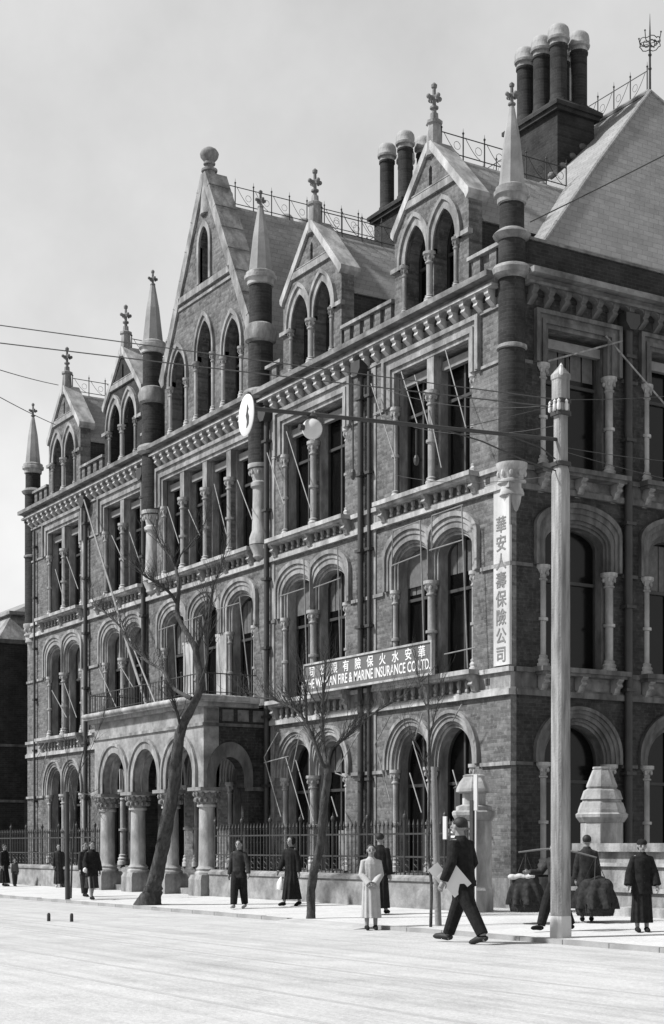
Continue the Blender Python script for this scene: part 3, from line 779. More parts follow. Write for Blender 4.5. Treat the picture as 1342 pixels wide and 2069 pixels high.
def chimney(x0, y0, nx, ny, W=1.9):
    x1, y1 = x0-W, y0+1.2
    C = empty('chimney_stack', (x0, y0, 17)); C.parent = B; C.matrix_parent_inverse = par_inv(B)
    MB().box(x1, x0, y0, y1, 15.5, 19.7) if 0 else None
    m_ = MB(Frame((0,0,0), (1,0,0), (0,1,0))); m_.box(x1, x0, 15.5, 19.75, y0, y1).build('base', 'brick_dark', C)
    cpm = MB(); cpm.box(x1-.1, x0+.1, 19.75, 19.85, y0-.1, y1+.1).box(x1-.16, x0+.16, 19.85, 19.95, y0-.16, y1+.16)
    cpm.add([(x1-.16, y0-.16, 19.95), (x0+.16, y0-.16, 19.95), (x0+.16, y1+.16, 19.95), (x1-.16, y1+.16, 19.95), (x1+.1, y0+.1, 20.16), (x0-.1, y0+.1, 20.16), (x0-.1, y1-.1, 20.16), (x1+.1, y1-.1, 20.16)],
        [(0, 1, 5, 4), (1, 2, 6, 5), (2, 3, 7, 6), (3, 0, 4, 7), (4, 5, 6, 7), (0, 3, 2, 1)])
    cpm.build('weathering', 'brick_dark', C)
    fl = MB().lathe(0, 0, [(.26, 0), (.24, .12), (.215, .16), (.215, 1.42), (.24, 1.44), (.24, 1.5)], 16).mesh('flue', 'brick_dark', 40)
    pot = MB().lathe(0, 0, [(.225, 1.5), (.225, 1.6), (.28, 1.62), (.29, 1.68), (.27, 1.7), (.275, 1.82), (.26, 1.92), (.2, 1.99), (.12, 2.01), (.12, 1.95)], 14).mesh('chimney_pot', 'stone_pale', 50)
    for i in range(nx):
        for j in range(ny):
            q = (x0-.28-i*((W-.56)/(nx-1 or 1)), y0+.27+j*(.66/(ny-1 or 1)), 20.05)
            inst(fl, 'flue', q, C); inst(pot, 'chimney_pot', q, C)
chimney(-4.75, 5.2, 3, 2); chimney(-11.62, 5.2, 2, 2, 1.51)
chimney(-18.6, 5.2, 3, 2)

# porch ------------------------------------------------------------------------------------------
PX0, PX1, PF = 10.32, 17.42, 1.86       # right end, left end, front face
PFR = Frame((0, -PF, 0), (-1, 0, 0), (0, -1, 0))
pcs = [10.64, 12.78, 14.92, 17.06]; pc = [11.71, 13.85, 15.99]
hol = [arch(x, .80, 2.88, 3.18, .86) for x in pc]
out_ = [(PX0, 2.88)]
for h in hol: out_ += [(h[0][0], 2.88)] + h[1:-1] + [(h[-1][0], 2.88)]
out_ += [(PX1, 2.88), (PX1, 4.95), (PX0, 4.95)]
MB(PFR).prism(out_, -.44, 0).build('porch_wall', 'render_wall', B)
a = MB(PFR)
for x in pc:
    o_ = clip(arch(x, 1.08, 2.88, 3.2, 1.12), x-1.06, x+1.06); i_ = arch(x, .80, 2.88, 3.18, .86)
    a.ring(o_, lerp(o_, i_, .3), -.03, .08); a.ring(lerp(o_, i_, .3), i_, -.03, .035)
    i2 = arch(x, .68, 2.88, 3.18, .74); a.ring(arch(x, .799, 2.88, 3.18, .859), i2, -.4, -.2)
a.build('archivolt', 'stone', B)
MB(PFR).box(PX0-.03, PX1+.03, 4.46, 4.54, -.3, .05).build('string_course', 'stone', B)
PSR = Frame((-PX0, 0, 0), (0, -1, 0), (1, 0, 0)); PSL = Frame((-PX1, 0, 0), (0, -1, 0), (-1, 0, 0))
for fr in (PSR, PSL):
    h = arch(1.1, .42, 2.88, 3.15, .52)
    MB(fr).prism([(.0, .05), (.55, .05), (.55, 2.88)] + [(h[0][0], 2.88)] + h[1:-1] + [(h[-1][0], 2.88), (1.42, 2.88), (1.42, 4.95), (0, 4.95)], -.4, 0).build('porch_wall', 'brick_side_shade', B)
    a = MB(fr); o_ = arch(1.1, .66, 2.88, 3.2, .86); o_ = clip(o_, .3, 1.8); i_ = arch(1.1, .42, 2.88, 3.15, .52)
    a.ring(o_, i_, -.02, .05); a.build('archivolt', 'stone_side_shade', B)
    MB(fr).box(0, 1.9, 4.46, 4.54, -.2, .05).box(.02, .6, 2.8, 2.9, -.1, .07).build('string_course', 'stone_side_shade', B)
    for k in range(4): MB(fr).box(.1+k*.45, .42+k*.45, 4.6, 4.9, -.1, .015).build('panel', 'stone_dirty', B)
# roof slab and balcony
MB().box(-PX1-.2, -PX0+.22, 4.95, 5.06, -PF-.14, -.36).build('porch_roof', 'stone', B)
sl_ = MB(); sl_.box(-PX1-.26, -PX0+.3, 5.06, 5.17, -PF-.26, -.37); sl_.build('porch_roof', 'stone_pale', B)
bmr = MB(); bmr.tube([(-PX1-.24, -PF-.25, 5.17), (-PX0+.28, -PF-.25, 5.16)], .075, 8).tube([(-PX0+.28, -PF-.25, 5.17), (-PX0+.28, -.4, 5.16)], .075, 8); bmr.build('slab_edge', 'stone_pale', B, 50)
# porch columns: drum shafts with carved capitals on plinth blocks
def pcol():
    mb = MB(); r = .22
    mb.lathe(0, 0, [(r+.1, .62), (r+.1, .68), (r+.05, .72), (r+.07, .77), (r+.02, .82), (r, .86), (r-.015, 2.36), (r+.04, 2.38), (r+.04, 2.43), (r-.01, 2.45), (r+.02, 2.62), (r+.12, 2.76), (r+.13, 2.8)], 24)
    return mb.mesh('porch_column', 'stone_pale', 40)
pm = pcol(); cap = MB()
cap.box(-.38, .38, 2.79, 2.88, -.38, .38); cap.lathe(0, 0, [(.24, 2.44), (.3, 2.64), (.34, 2.79)], 16)
for ring_ in (0, 1):
    for k in range(12):
        aa = 2*PI*(k+.5*ring_)/12; cap.ball((.3*math.cos(aa)+.03*ring_*math.cos(aa), .3*math.sin(aa)+.03*ring_*math.sin(aa), 2.55+.15*ring_), (.05, .05, .07), 6, 4)
capm = cap.mesh('capital', 'stone_dirty', 40)
pl = MB(); pl.box(-.36, .36, .0, .5, -.36, .36); pl.add([(-.36, -.36, .5), (.36, -.36, .5), (.36, .36, .5), (-.36, .36, .5), (-.31, -.31, .62), (.31, -.31, .62), (.31, .31, .62), (-.31, .31, .62)], [(0,1,5,4),(1,2,6,5),(2,3,7,6),(3,0,4,7),(4,5,6,7)])
plm = pl.mesh('plinth', 'stone')
for x in pcs:
    o = inst(pm, 'porch_column', (-x, -1.6, 0), B); inst(capm, 'capital', (-x, -1.6, 0), o); inst(plm, 'plinth', (-x, -1.6, 0), o)
# steps and floor of the porch, screen walls inside
MB().box(-PX1, -PX0, .05, .42, -1.2, -.1).box(-PX1+.4, -PX0-.4, .05, .24, -1.55, -1.2).build('steps', 'stone', B)
MB().box(-PX1+.05, -PX0-.45, 4.6, 4.7, -1.4, 0).build('porch_ceiling', 'timber_dark', B)
# balcony railing over the porch
rl = MB(); y_ = -PF-.1; z0 = 5.2
xa, xb = -PX1-.1, -PX0+.14
rl.tube([(xb, -.4, z0+.6), (xb, y_, z0+.6), (xa, y_, z0+.6), (xa, -.4, z0+.6)], .016, 5).tube([(xb, -.4, z0+.12), (xb, y_, z0+.12), (xa, y_, z0+.12), (xa, -.4, z0+.12)], .012, 5)
ro = rl.build('balcony_railing', 'iron', B)
sp_ = MB().tube([(0, 0, 0), (0, 0, .62)], .011, 5).mesh('baluster', 'iron')
sp2 = MB().tube([(0, 0, 0), (0, 0, .68)], .02, 6).ball((0, 0, .7), .035, 6, 4).mesh('post', 'iron')
n = 42
for k in range(n+1):
    x = xa + (xb-xa)*k/n; inst(sp2 if k % 7 == 0 else sp_, 'post' if k % 7 == 0 else 'baluster', (x, y_, z0), ro)
for k in range(1, 9): 
    for xx in (xa, xb): inst(sp_, 'baluster', (xx, y_ + k*.17, z0), ro)

# rain pipes and hopper heads -----------------------------------------------------------------------
def pipe(fr, u, z0, z1, r=.075, head=True, d=.12):
    o = MB(fr).tube([(u, z0, d), (u, z1, d)], r, 10, frame=True).build('rain_pipe', 'iron_pipe', B, 50)
    zz = z0 + 1
    while zz < z1: MB(fr).box(u-r-.05, u+r+.05, zz, zz+.07, d-.12, d+r+.02).build('bracket', 'iron_pipe', o); zz += 1.8
    if head: MB(fr).prism([(u-.2, z1+.35), (u-.2, z1+.15), (u-.08, z1), (u+.08, z1), (u+.2, z1+.15), (u+.2, z1+.35)], .0, .28).build('hopper', 'iron_pipe', o)
for u in (5.56, 10.12, 17.78, 22.3): pipe(LONG, u, .1, 12.45)
pipe(LONG, 5.22, .1, 12.5, .05, False, .1); pipe(LONG, 27.0, .1, 12.5, .04, False, .1); pipe(SIDE, 3.12, .1, 12.5, .09)
pipe(SIDE, 9.7, .1, 12.5, .09)
# small square ventilators in the stone bands
for u, z in ((.75, 4.82), (.75, 9.06)): MB(LONG).box(u-.07, u+.07, z-.07, z+.07, .0, .03).build('vent', 'iron', B)

# lettered signs -------------------------------------------------------------------------------------
# painted upright board at the corner
VS = empty('vertical_sign', (-.27, -.05, 5.1), 'tall narrow white corner board with eight dark Chinese characters', 'sign')
MB(LONG).box(.0, .52, 5.12, 8.78, .005, .045).build('board', 'board_paint', VS)
MB(SIDE).box(-.045, .012, 5.12, 8.0, .006, .02).build('board', 'board_paint', VS)
def text(body, size, mat, parent, loc, rot, name='lettering', sx=1.0, ext=.004, bold=0.0, align='CENTER'):
    cu = bpy.data.curves.new(name, 'FONT'); cu.body = body; cu.size = size; cu.align_x = align; cu.align_y = 'CENTER'; cu.extrude = ext; cu.offset = bold
    cu.resolution_u = 3
    t = bpy.data.objects.new(name, cu); COL.objects.link(t)
    dg = bpy.context.evaluated_depsgraph_get(); me = bpy.data.meshes.new_from_object(t.evaluated_get(dg)); bpy.data.objects.remove(t)
    me.materials.clear(); me.materials.append(M[mat])
    o = bpy.data.objects.new(name, me); COL.objects.link(o); o.location = loc; o.rotation_euler = rot; o.scale = (sx, 1, 1)
    if parent: o.parent = parent; o.matrix_parent_inverse = par_inv(parent)
    return o
RL = (PI/2, 0, 0)      # text on the long front reads left to right when seen from the street
for i, ch in enumerate('華安人壽保險公司'):
    z = [8.06, 7.66, 7.05, 6.68, 6.31, 5.95, 5.66, 5.33][i]
    z = 8.02 - i*.385
    text(ch, .36, 'sign_ink', VS, LONG.p(.26, z, .05), RL, name='character', bold=.004)
# horizontal board, hung tilted forward over the balcony slab
HS = empty('insurance_sign', (-6.0, -.5, 5.1), 'long dark signboard over the sill, lettered FIRE & MARINE INSURANCE in white', 'sign')
S0, S1, SZ0, SZ1, SD = 2.12, 7.5, 5.12, 5.78, .5
MB(LONG).box(S0, S1, SZ0, SZ1, SD-.05, SD).build('board', 'sign_face', HS)
fm = MB(LONG); fm.box(S0-.04, S1+.04, SZ1, SZ1+.045, SD-.06, SD+.03).box(S0-.04, S1+.04, SZ0-.05, SZ0, SD-.06, SD+.03).box(S0-.04, S0, SZ0, SZ1, SD-.06, SD+.03).box(S1, S1+.04, SZ0, SZ1, SD-.06, SD+.03)
fm.build('frame', 'stone_pale', HS)
text('THE WAH AN FIRE & MARINE INSURANCE CO LTD.', .33, 'sign_letter', HS, LONG.p((S0+S1)/2, SZ0+.19, SD+.004), RL, sx=.70, bold=.004)
for i, ch in enumerate('華安水火保險有限公司'):
    text(ch, .28, 'sign_letter', HS, LONG.p(S0+.36+i*.52, SZ1-.19, SD+.004), RL, name='character', bold=.004)
# small white jars of the sill in front of the windows
for px, pt in (('round white pot on the sill left above the signboard', 7.95), ('white vase on the sill at the middle above the signboard', 7.15)):
    o = MB().lathe(0, 0, [(.09, 0), (.12, .1), (.11, .3), (.05, .4), (.07, .48)], 12).build('sill_jar', 'white_paint', None, 40); o.location = LONG.p(pt, 5.11, .2); tag(o, px, 'pot', 'pots on the sill')
# ------------------------------------------------------------ street furniture
def gp(px, py):
    """ground point under a pixel of the survey photograph"""
    z = 0.0
    for _ in range(4):
        k = FPX*(CAMH-z)/(py-HYP); t = (px-CXP)/FPX
        p = Vector((CAM.x + k*(-CA+SA*t), CAM.y + k*(SA+CA*t), z)); z = ground_z(p.y) if p.y > KY-.1 else -.06
    p.z = z; return p

# railings: stone plinth wall, pickets with spear heads, rails, scrolled lower band
def picket_mesh():
    mb = MB(); mb.tube([(0, 0, .74), (0, 0, 1.78)], .013, 5)
    mb.tube([(0, 0, 1.76), (0, 0, 1.81), (0, 0, 1.92)], [.012, .03, .003], 5); mb.ball((0, 0, 1.76), .022, 6, 4); mb.ball((0, 0, 1.45), .02, 6, 4)
    return mb.mesh('picket', 'iron')
def post_mesh():
    mb = MB(); mb.tube([(0, 0, .74), (0, 0, 1.92)], .028, 6)
    mb.ball((0, 0, 1.98), (.05, .05, .07), 8, 6); mb.tube([(0, 0, 2.02), (0, 0, 2.12)], [.02, .003], 5)
    return mb.mesh('post', 'iron')
def lower_mesh():
    mb = MB()
    for z in (.88, 1.02):
        mb.tube([(.075*math.cos(a), 0, z+.06*math.sin(a)) for a in [k*PI/5 for k in range(11)]], .008, 4)
    mb.tube([(.075, 0, .74), (.075, 0, 1.1), (.075, 0, 1.18)], [.009, .009, .002], 4)
    return mb.mesh('scroll', 'iron')
PK, PO, LO_ = picket_mesh(), post_mesh(), lower_mesh()
def fence(x0, x1, label, y=-1.6):
    F = empty('iron_railing', (x0, y, .08), label, 'railing', 'iron railings before the building')
    w_ = MB(); w_.box(x0, x1, -.3, .64, y-.16, y+.16).build('plinth_wall', 'render_wall', F)
    w_ = MB(); w_.add([(x0, y-.2, .64), (x1, y-.2, .64), (x1, y+.2, .64), (x0, y+.2, .64), (x0, y-.2, .7), (x1, y-.2, .7), (x1, y+.2, .7), (x0, y+.2, .7), (x0, y-.1, .76), (x1, y-.1, .76), (x1, y+.1, .76), (x0, y+.1, .76)],
        [(0,1,5,4),(1,2,6,5),(2,3,7,6),(3,0,4,7),(4,5,9,8),(5,6,10,9),(6,7,11,10),(7,4,8,11),(8,9,10,11),(0,3,2,1)]); w_.build('coping', 'stone', F)
    for z in (1.14, 1.62): MB().box(x0, x1, z-.018, z+.018, y-.012, y+.012).build('rail', 'iron', F)
    n = int((x1-x0)/.16)
    for k in range(n+1):
        x = x0 + .03 + k*(x1-x0-.06)/n
        if k % 9 == 0: inst(PO, 'post', (x, y, 0), F)
        else: inst(PK, 'picket', (x, y, 0), F)
        if k < n and k % 2 == 0: inst(LO_, 'scroll', (x+.08, y, 0), F)
fence(-10.2, .58, 'iron spear railing on low wall between the porch and the gate pier')
fence(-29.6, -17.5, 'iron spear railing on low wall at the far left beyond the porch')

# gate piers
def pier(x, y, r, h, cap, label, steps=1, scale=1.0, mat='stone_pale'):
    G = empty('gate_pier', (x, y, .05), label, 'gate pier', 'stone gate piers')
    def octo(mb, prof): 
        P = []
        for rr, z in prof: P.append((rr, z))
        return mb.lathe(x, y, P, 8)
    octo(MB(), [(r*1.1, 0), (r*1.1, .5), (r*1.02, .56), (r, .6), (r, h-.16), (r*1.04, h-.14)]).build('shaft', mat, G)
    octo(MB(), [(r*1.05, h-.16), (r*1.22, h-.06), (r*1.24, h), (r*1.16, h+.03)]).build('cornice', mat, G)
    z = h+.03
    a = MB()
    if cap == 'lantern':
        octo(a, [(r*1.02, z), (r*1.02, z+.08), (r*.66, z+.12), (r*.66, z+.34), (r*.72, z+.36)])
        a.build('neck', mat, G)
        octo(MB(), [(r*.8, z+.34), (r*1.02, z+.37), (r*1.0, z+.43), (r*.82, z+.56), (r*.64, z+.64), (r*.6, z+.66), (r*.63, z+.69), (r*.5, z+.71)]).build('cap', mat, G)
        for k in range(4):
            aa = k*PI/2 + PI/8; 
    else:
        octo(a, [(r*1.14, z), (r*1.12, z+.06), (r*1.0, z+.2), (r*.92, z+.22), (r*.92, z+.26), (r*1.0, z+.27), (r*.86, z+.44), (r*.7, z+.48)]); a.build('neck', mat, G)
        octo(MB(), [(r*.68, z+.48), (r*.74, z+.52), (r*.72, z+.56), (r*.44, z+.85), (r*.4, z+.86), (r*.44, z+.88), (r*.42, z+.92)]).build('cap', mat, G)
    return G
g1 = pier(.88, -1.6, .35, 2.03, 'lantern', 'narrow stone gate pier with a lantern cap at the end of the railing')
g2 = pier(1.76, .92, .42, 2.0, 'big', 'broad octagonal stone gate pier behind the stepped wall, right of the pole')
# plaque frame and letter box on the first pier
MB().box(.62, .98, 1.45, 1.85, -1.99, -1.93).build('notice_board', 'timber_dark', g1); MB().box(.66, .94, 1.62, 1.66, -2.0, -1.99).box(.66, .94, 1.70, 1.75, -2.0, -1.99).box(.66, .94, 1.53, 1.57, -2.0, -1.99).build('notice', 'paper', g1)
MB().box(.95, 1.2, 1.5, 1.9, .44, .465).build('notice_board', 'white_paint', g2)
# boundary wall steps to the right
W = empty('boundary_wall', (4, .3, .05), 'low moulded stone boundary wall at the right behind the man in black', 'wall')
MB().box(2.05, 9, -.1, .5, -.02, .62).build('base_course', 'stone', W); MB().box(2.0, 9, .5, .58, -.08, .66).build('moulding', 'stone_pale', W)
MB().box(2.1, 9, .58, .98, .04, .56).build('middle_course', 'stone', W); MB().box(2.05, 9, .98, 1.05, -.02, .6).build('moulding', 'stone_pale', W)
MB().box(2.12, 9, 1.05, 1.26, .06, .54).build('upper_course', 'stone', W); MB().box(2.0, 9, 1.26, 1.42, -.06, .64).build('coping', 'stone', W)
MB().box(3.0, 9, -.1, .24, -.5, -.06).build('step', 'stone_pale', W)
# iron gate leaf right of the pier
G = empty('iron_gate', (1.35, -1.6, .05), 'narrow dark iron gate leaf in front of the stone gate pier', 'gate')
MB().box(1.26, 1.36, .04, 2.25, -1.99, -1.89).build('gate_post', 'iron', G)
for z in (.3, 1.35, 1.7): MB().box(.62, 1.26, z-.02, z+.02, -1.975, -1.945).build('rail', 'iron', G) if z > 1 else None
for k in range(5): MB().tube([(.66+k*.12, -1.96, 1.1 if k % 2 else .3), (.66+k*.12, -1.96, 1.82), (.66+k*.12, -1.96, 1.9)], [.012, .012, .002], 5).build('bar', 'iron', G)
sb = MB().box(1.36, 1.47, 2.05, 2.74, -1.97, -1.94).box(1.395, 1.435, .04, 2.05, -1.965, -1.945).build('notice_post', 'board_paint'); tag(sb, 'thin white notice board standing upright beside the capped gate pier', 'sign')
sb = MB().box(.46, .58, 1.5, 1.95, -2.05, -2.02).build('poster', 'board_paint'); tag(sb, 'small white upright notice hanging on the railing behind the tall man', 'notice')
lb = MB().lathe(0, 0, [(.1, 0), (.13, .05), (.13, .5), (.16, .52), (.05, .62)], 8).build('lamp_box', 'iron'); lb.location = (.45, -1.6, 2.0)
tag(lb, 'dark lamp box mounted left of the capped gate pier', 'lamp')
MB().tube([(.45, -1.6, .7), (.45, -1.6, 2.02)], .03, 6).build('stem', 'iron', lb)

# ------------------------------------------------------------ neighbour at the far left
N = empty('neighbour_building', (-36, 0, 0), 'plain dark brick building with a pale gabled attic at the far left edge', 'building')
MB().box(-46, -31, 0, 9.0, -.8, 13).build('wall', 'brick_dark_side', N)
MB().box(-46.2, -30.9, 9.0, 9.15, -.9, 13.1).build('cornice', 'stone_side_shade', N)
MB().add([(-46, 0, 9.15), (-31, 0, 9.15), (-31, 12, 9.15), (-46, 12, 9.15), (-46, .8, 10.2), (-31.8, .8, 10.2), (-31.8, 11, 10.2), (-46, 11, 10.2)], [(0,1,5,4),(1,2,6,5),(2,3,7,6),(3,0,4,7),(4,5,6,7),(0,3,2,1)]).build('attic', 'stone', N)
MB().box(-46.2, -31.5, 10.2, 10.32, .6, 11.2).build('cornice', 'stone', N)
MB().add([(-46, .8, 10.32), (-31.8, .8, 10.32), (-31.8, 11, 10.32), (-46, 11, 10.32), (-46, 5, 12.3), (-33.5, 5, 12.3)], [(0,1,5,4),(1,2,5),(2,3,4,5),(3,0,4),(0,3,2,1)]).build('roof', 'slate', N)
for z in (5.1, 3.0): MB().box(-46.1, -30.94, z, z+.1, -.86, 13).build('string_course', 'stone_side_shade', N)
MB().box(-31.9, -31.8, 10.3, 11.6, 1.4, 1.5).build('vent_pipe', 'iron', N)
# lane wall between the two
L_ = MB().box(-31, -27.9, -.1, 3.2, 1.0, 1.3).build('lane_wall', 'brick_dark'); tag(L_, 'dark brick wall closing the lane left of the building', 'wall')

# ------------------------------------------------------------ telegraph pole with lamp bracket
TP = empty('telegraph_pole', (7.50, -4.94, 0), 'tall square wooden pole with pointed cap standing at the kerb', 'pole')
x, y = 7.50, -4.94
def sq(mb, prof):
    n = len(prof); P = []; F = []
    for hw_, z in prof: 
        ch = hw_*.28
        P += [(x-hw_+ch, y-hw_, z), (x+hw_-ch, y-hw_, z), (x+hw_, y-hw_+ch, z), (x+hw_, y+hw_-ch, z), (x+hw_-ch, y+hw_, z), (x-hw_+ch, y+hw_, z), (x-hw_, y+hw_-ch, z), (x-hw_, y-hw_+ch, z)]
    for i in range(n-1):
        for k in range(8): q = (k+1) % 8; F.append((i*8+k, i*8+q, (i+1)*8+q, (i+1)*8+k))
    F.append(tuple(range(8))); F.append(tuple((n-1)*8+k for k in reversed(range(8))))
    return mb.add(P, F)
sq(MB(), [(.125, -.3), (.122, .3), (.115, 3.2), (.11, 6.9), (.085, 7.02), (.083, 7.75), (.108, 7.85), (.108, 8.3), (.12, 8.32), (.12, 8.38), (.01, 8.54)]).build('shaft', 'pole_wood', TP)
sq(MB(), [(.131, -.3), (.128, .28), (.118, .36)]).build('footing', 'white_paint', TP)
for z in (7.05, 7.8, 7.98): sq(MB(), [(.125, z-.03), (.125, z+.03)]).build('iron_band', 'iron', TP)
ins = MB().lathe(0, 0, [(.018, 0), (.03, .02), (.03, .09), (.02, .12), (.028, .14), (.0, .18)], 8).mesh('insulator', 'white_paint', 40)
for dx, dy, z in ((-.1, -.12, 7.83), (.02, -.13, 7.83), (.1, -.12, 7.83), (.13, 0, 7.83), (-.14, 0, 8.28), (.13, -.1, 8.34)): inst(ins, 'insulator', (x+dx, y+dy, z), TP)
AX, AY0, AY1 = 7.50, -4.94, -10.2
arm = MB(); arm.tube([(AX, AY0, 7.42), (AX, AY1, 7.12)], .028, 8); arm.build('bracket_arm', 'iron_pipe', TP, 50)
arm = MB(); arm.tube([(AX, AY0-.1, 6.95), (AX, -5.6, 7.02), (AX, -6.4, 7.2), (AX, -7.1, 7.28)], .012, 6); arm.tube([(AX, AY0-.1, 7.12), (AX, -5.3, 7.25), (AX, -5.9, 7.35)], .01, 6); arm.tube([(AX, AY0, 7.95), (AX, -6.8, 7.33)], .006, 5)
arm.build('stay_rod', 'iron_pipe', TP)
# round white signal disc at the end of the arm
D = empty('signal_disc', (AX, AY1-.02, 7.0), 'round white enamelled disc with a dark mark at the end of the bracket arm', 'disc')
d_ = MB(); n = 40
def disc(mb, cx_, cy_, cz_, r, t, ang):
    nv = Vector((math.sin(ang), -math.cos(ang), 0)); ux = Vector((math.cos(ang), math.sin(ang), 0)); c_ = Vector((cx_, cy_, cz_))
    prof = [(0, t), (r*.9, t), (r, t*.5), (r, 0), (r*.5, -t*.4), (0, -t*.6)]
    P = []; F = []
    for rr, dd in prof[1:-1]:
        for k in range(n): a = 2*PI*k/n; P.append(c_ + nv*dd + ux*(rr*math.cos(a)) + Vector((0,0,rr*math.sin(a))))
    m_ = len(prof)-2
    for i in range(m_-1):
        for k in range(n): q = (k+1) % n; F.append((i*n+k, i*n+q, (i+1)*n+q, (i+1)*n+k))
    F.append(tuple(range(n))); F.append(tuple((m_-1)*n+k for k in reversed(range(n))))
    return mb.add(P, F), c_, nv, ux
mb_, c_, nv, ux = disc(MB(), AX, AY1-.05, 7.02, .27, .02, -.12); mb_.build('face', 'white_paint', D, 40)
P = [(.08, .12), (.12, .06), (.09, .02), (.13, -.04), (.12, -.14), (.05, -.18), (.07, -.1), (.03, -.02), (.06, .03)]
mk = MB(); mk.fr = Frame(c_, ux, nv); mk.prism(P, .021, .027).build('mark', 'iron', D)
MB().tube([(AX, AY1, 7.12), (AX, AY1-.05, 7.28)], .02, 6).ball((AX, AY1-.02, 7.3), .035, 6, 4).build('clamp', 'iron', D)
GL = empty('lamp_globe', (AX, -9.22, 7.0), 'round clear glass lamp globe hanging beneath the bracket arm', 'lamp')
MB().ball((AX, -9.25, 6.98), .14, 20, 14).build('globe', 'globe_glass', GL, 60); MB().lathe(AX, -9.25, [(.05, 7.1), (.08, 7.14), (.03, 7.2)], 10).build('lamp_collar', 'iron', GL, 50)
MB().tube([(AX, -9.45, 6.98), (AX, -9.38, 6.98)], .04, 8).build('socket', 'iron', GL)
for yy, hh in ((-8.6, .75), (-7.55, .42)):
    o = MB().tube([(AX, yy, 7.22), (AX, yy, 7.22-hh)], .012, 5).ball((AX, yy, 7.2-hh), (.04, .04, .08), 8, 5).build('wire_hanger', 'iron'); tag(o, 'longer iron hanger with insulator below the bracket arm, beside the globe' if hh > .5 else 'shorter iron hanger with insulator below the bracket arm, nearer the pole', 'hanger')

# overhead wires
def wire(a, b_, sag, label, r=.006, grp='overhead wires'):
    a, b_ = Vector(a), Vector(b_); pts = [a.lerp(b_, k/14) + Vector((0, 0, -4*sag*(k/14)*(1-k/14))) for k in range(15)]
    o = MB().tube(pts, r, 5).build('overhead_wire', 'iron'); tag(o, label, 'wire', grp); return o
a1 = Vector((7.4, -4.9, 8.05))
def beyond(a, px, py, d, f=1.6):
    t = (px-CXP)/FPX; q = CAM + Vector((-CA*d + SA*t*d, SA*d + CA*t*d, (HYP-py)/FPX*d)); return a + (q-a)*f
wire(a1, beyond(a1, 0, 655, 26, 1.5), .02, 'highest overhead wire crossing the sky at the left', .009)
wire(a1 + Vector((0, 0, -.12)), beyond(a1, 0, 686, 26, 1.5), .02, 'second highest overhead wire, thicker, crossing the sky at the left', .01)
wire(at(118, 778, -.6), beyond(at(118, 778, -.6), 0, 740, 42, 2), .1, 'lone wire reaching the gable second from the left', .012)
wire(at(112, 858, -.5), beyond(at(112, 858, -.5), 0, 795, 42, 2), .1, 'lowest wire slanting down to the leftmost gable', .012)
wire((-1.35, 1.6, 15.05), (14, 1.6, 15.0), .12, 'long wire slanting over the slate roof at the top right', .014)
for k, (p0, p1, d) in enumerate(((790, 795, 26), (893, 892, 27), (908, 925, 27))):
    q = beyond(a1, 1342, p1, d, 1.7); wire(a1 + Vector((0, 0, [0, -.7, -.75][k])), q, .05, ['upper thin wire running right from the pole top', 'middle thin wire running right from the pole', 'lower thin wire running right from the pole'][k], .006)
wire((7.4, -4.8, 8.0), at(752, 775, -.3), .25, 'thin wire from the pole top to the rain pipe left of the corner bay', .006)
wire((7.4, -4.8, 7.7), at(760, 835, -.3), .3, 'sagging service wire from the pole to the second floor windows', .006)
wire((7.4, -4.8, 6.95), at(800, 960, -.3), .15, 'service wire from the pole band to the second floor sill', .006)

# ------------------------------------------------------------ awning rods on the long front
def rod(pts, d=.35, r=.014, mat='bamboo', depth=None):
    P = [at(px, py, -(d if not isinstance(d, (list, tuple)) else d[i])) for i, (px, py) in enumerate(pts)]
    MB().tube(P, r, 6).build('awning_rod', mat, B)
for p in (((900, 706), (942, 865)), ((811, 751), (845, 862)), ((838, 758), (868, 868)), ((750, 775), (799, 930)), ((868, 830), (892, 945)),
          ((579, 872), (629, 1032)), ((540, 915), (574, 1020)), ((339, 1024), (362, 1098)), ((381, 1030), (404, 1082)), ((433, 978), (458, 1080)), ((480, 970), (510, 1050)),
          ((226, 1082), (250, 1135)), ((262, 1075), (284, 1140)), ((112, 1150), (130, 1215)), ((135, 1125), (158, 1190))):
    rod(p, (.25, .55))
for p in (((849, 1052), (857, 1306)), ((933, 1022), (945, 1350)), ((614, 1130), (620, 1345)), ((682, 1105), (688, 1330)), ((352, 1262), (358, 1395)), ((410, 1243), (418, 1395)), ((484, 1205), (505, 1400))):
    rod(p, .42, .016)
for p in (((792, 1143), (850, 1120)), ((868, 1112), (935, 1091)), ((795, 1072), (850, 1052)), ((873, 1042), (936, 1020)), ((792, 1145), (794, 1072)), ((872, 1112), (873, 1042)),
          ((565, 1205), (617, 1188)), ((634, 1188), (688, 1168)), ((320, 1274), (354, 1262)), ((372, 1256), (412, 1242)), ((437, 1232), (484, 1218)), ((898, 1322), (962, 1308)), ((320, 1272), (322, 1400)), ((372, 1256), (376, 1400))):
    rod(p, .42, .014)
for p in (((834, 1498), (868, 1612)), ((828, 1562), (852, 1642)), ((915, 1556), (938, 1640)), ((578, 1531), (614, 1656)), ((598, 1536), (634, 1660)), ((670, 1610), (682, 1650)),
          ((200, 1350), (240, 1440)), ((240, 1340), (270, 1390)), ((105, 1395), (135, 1450)), ((130, 1380), (155, 1450))):
    rod(p, (.3, .6))
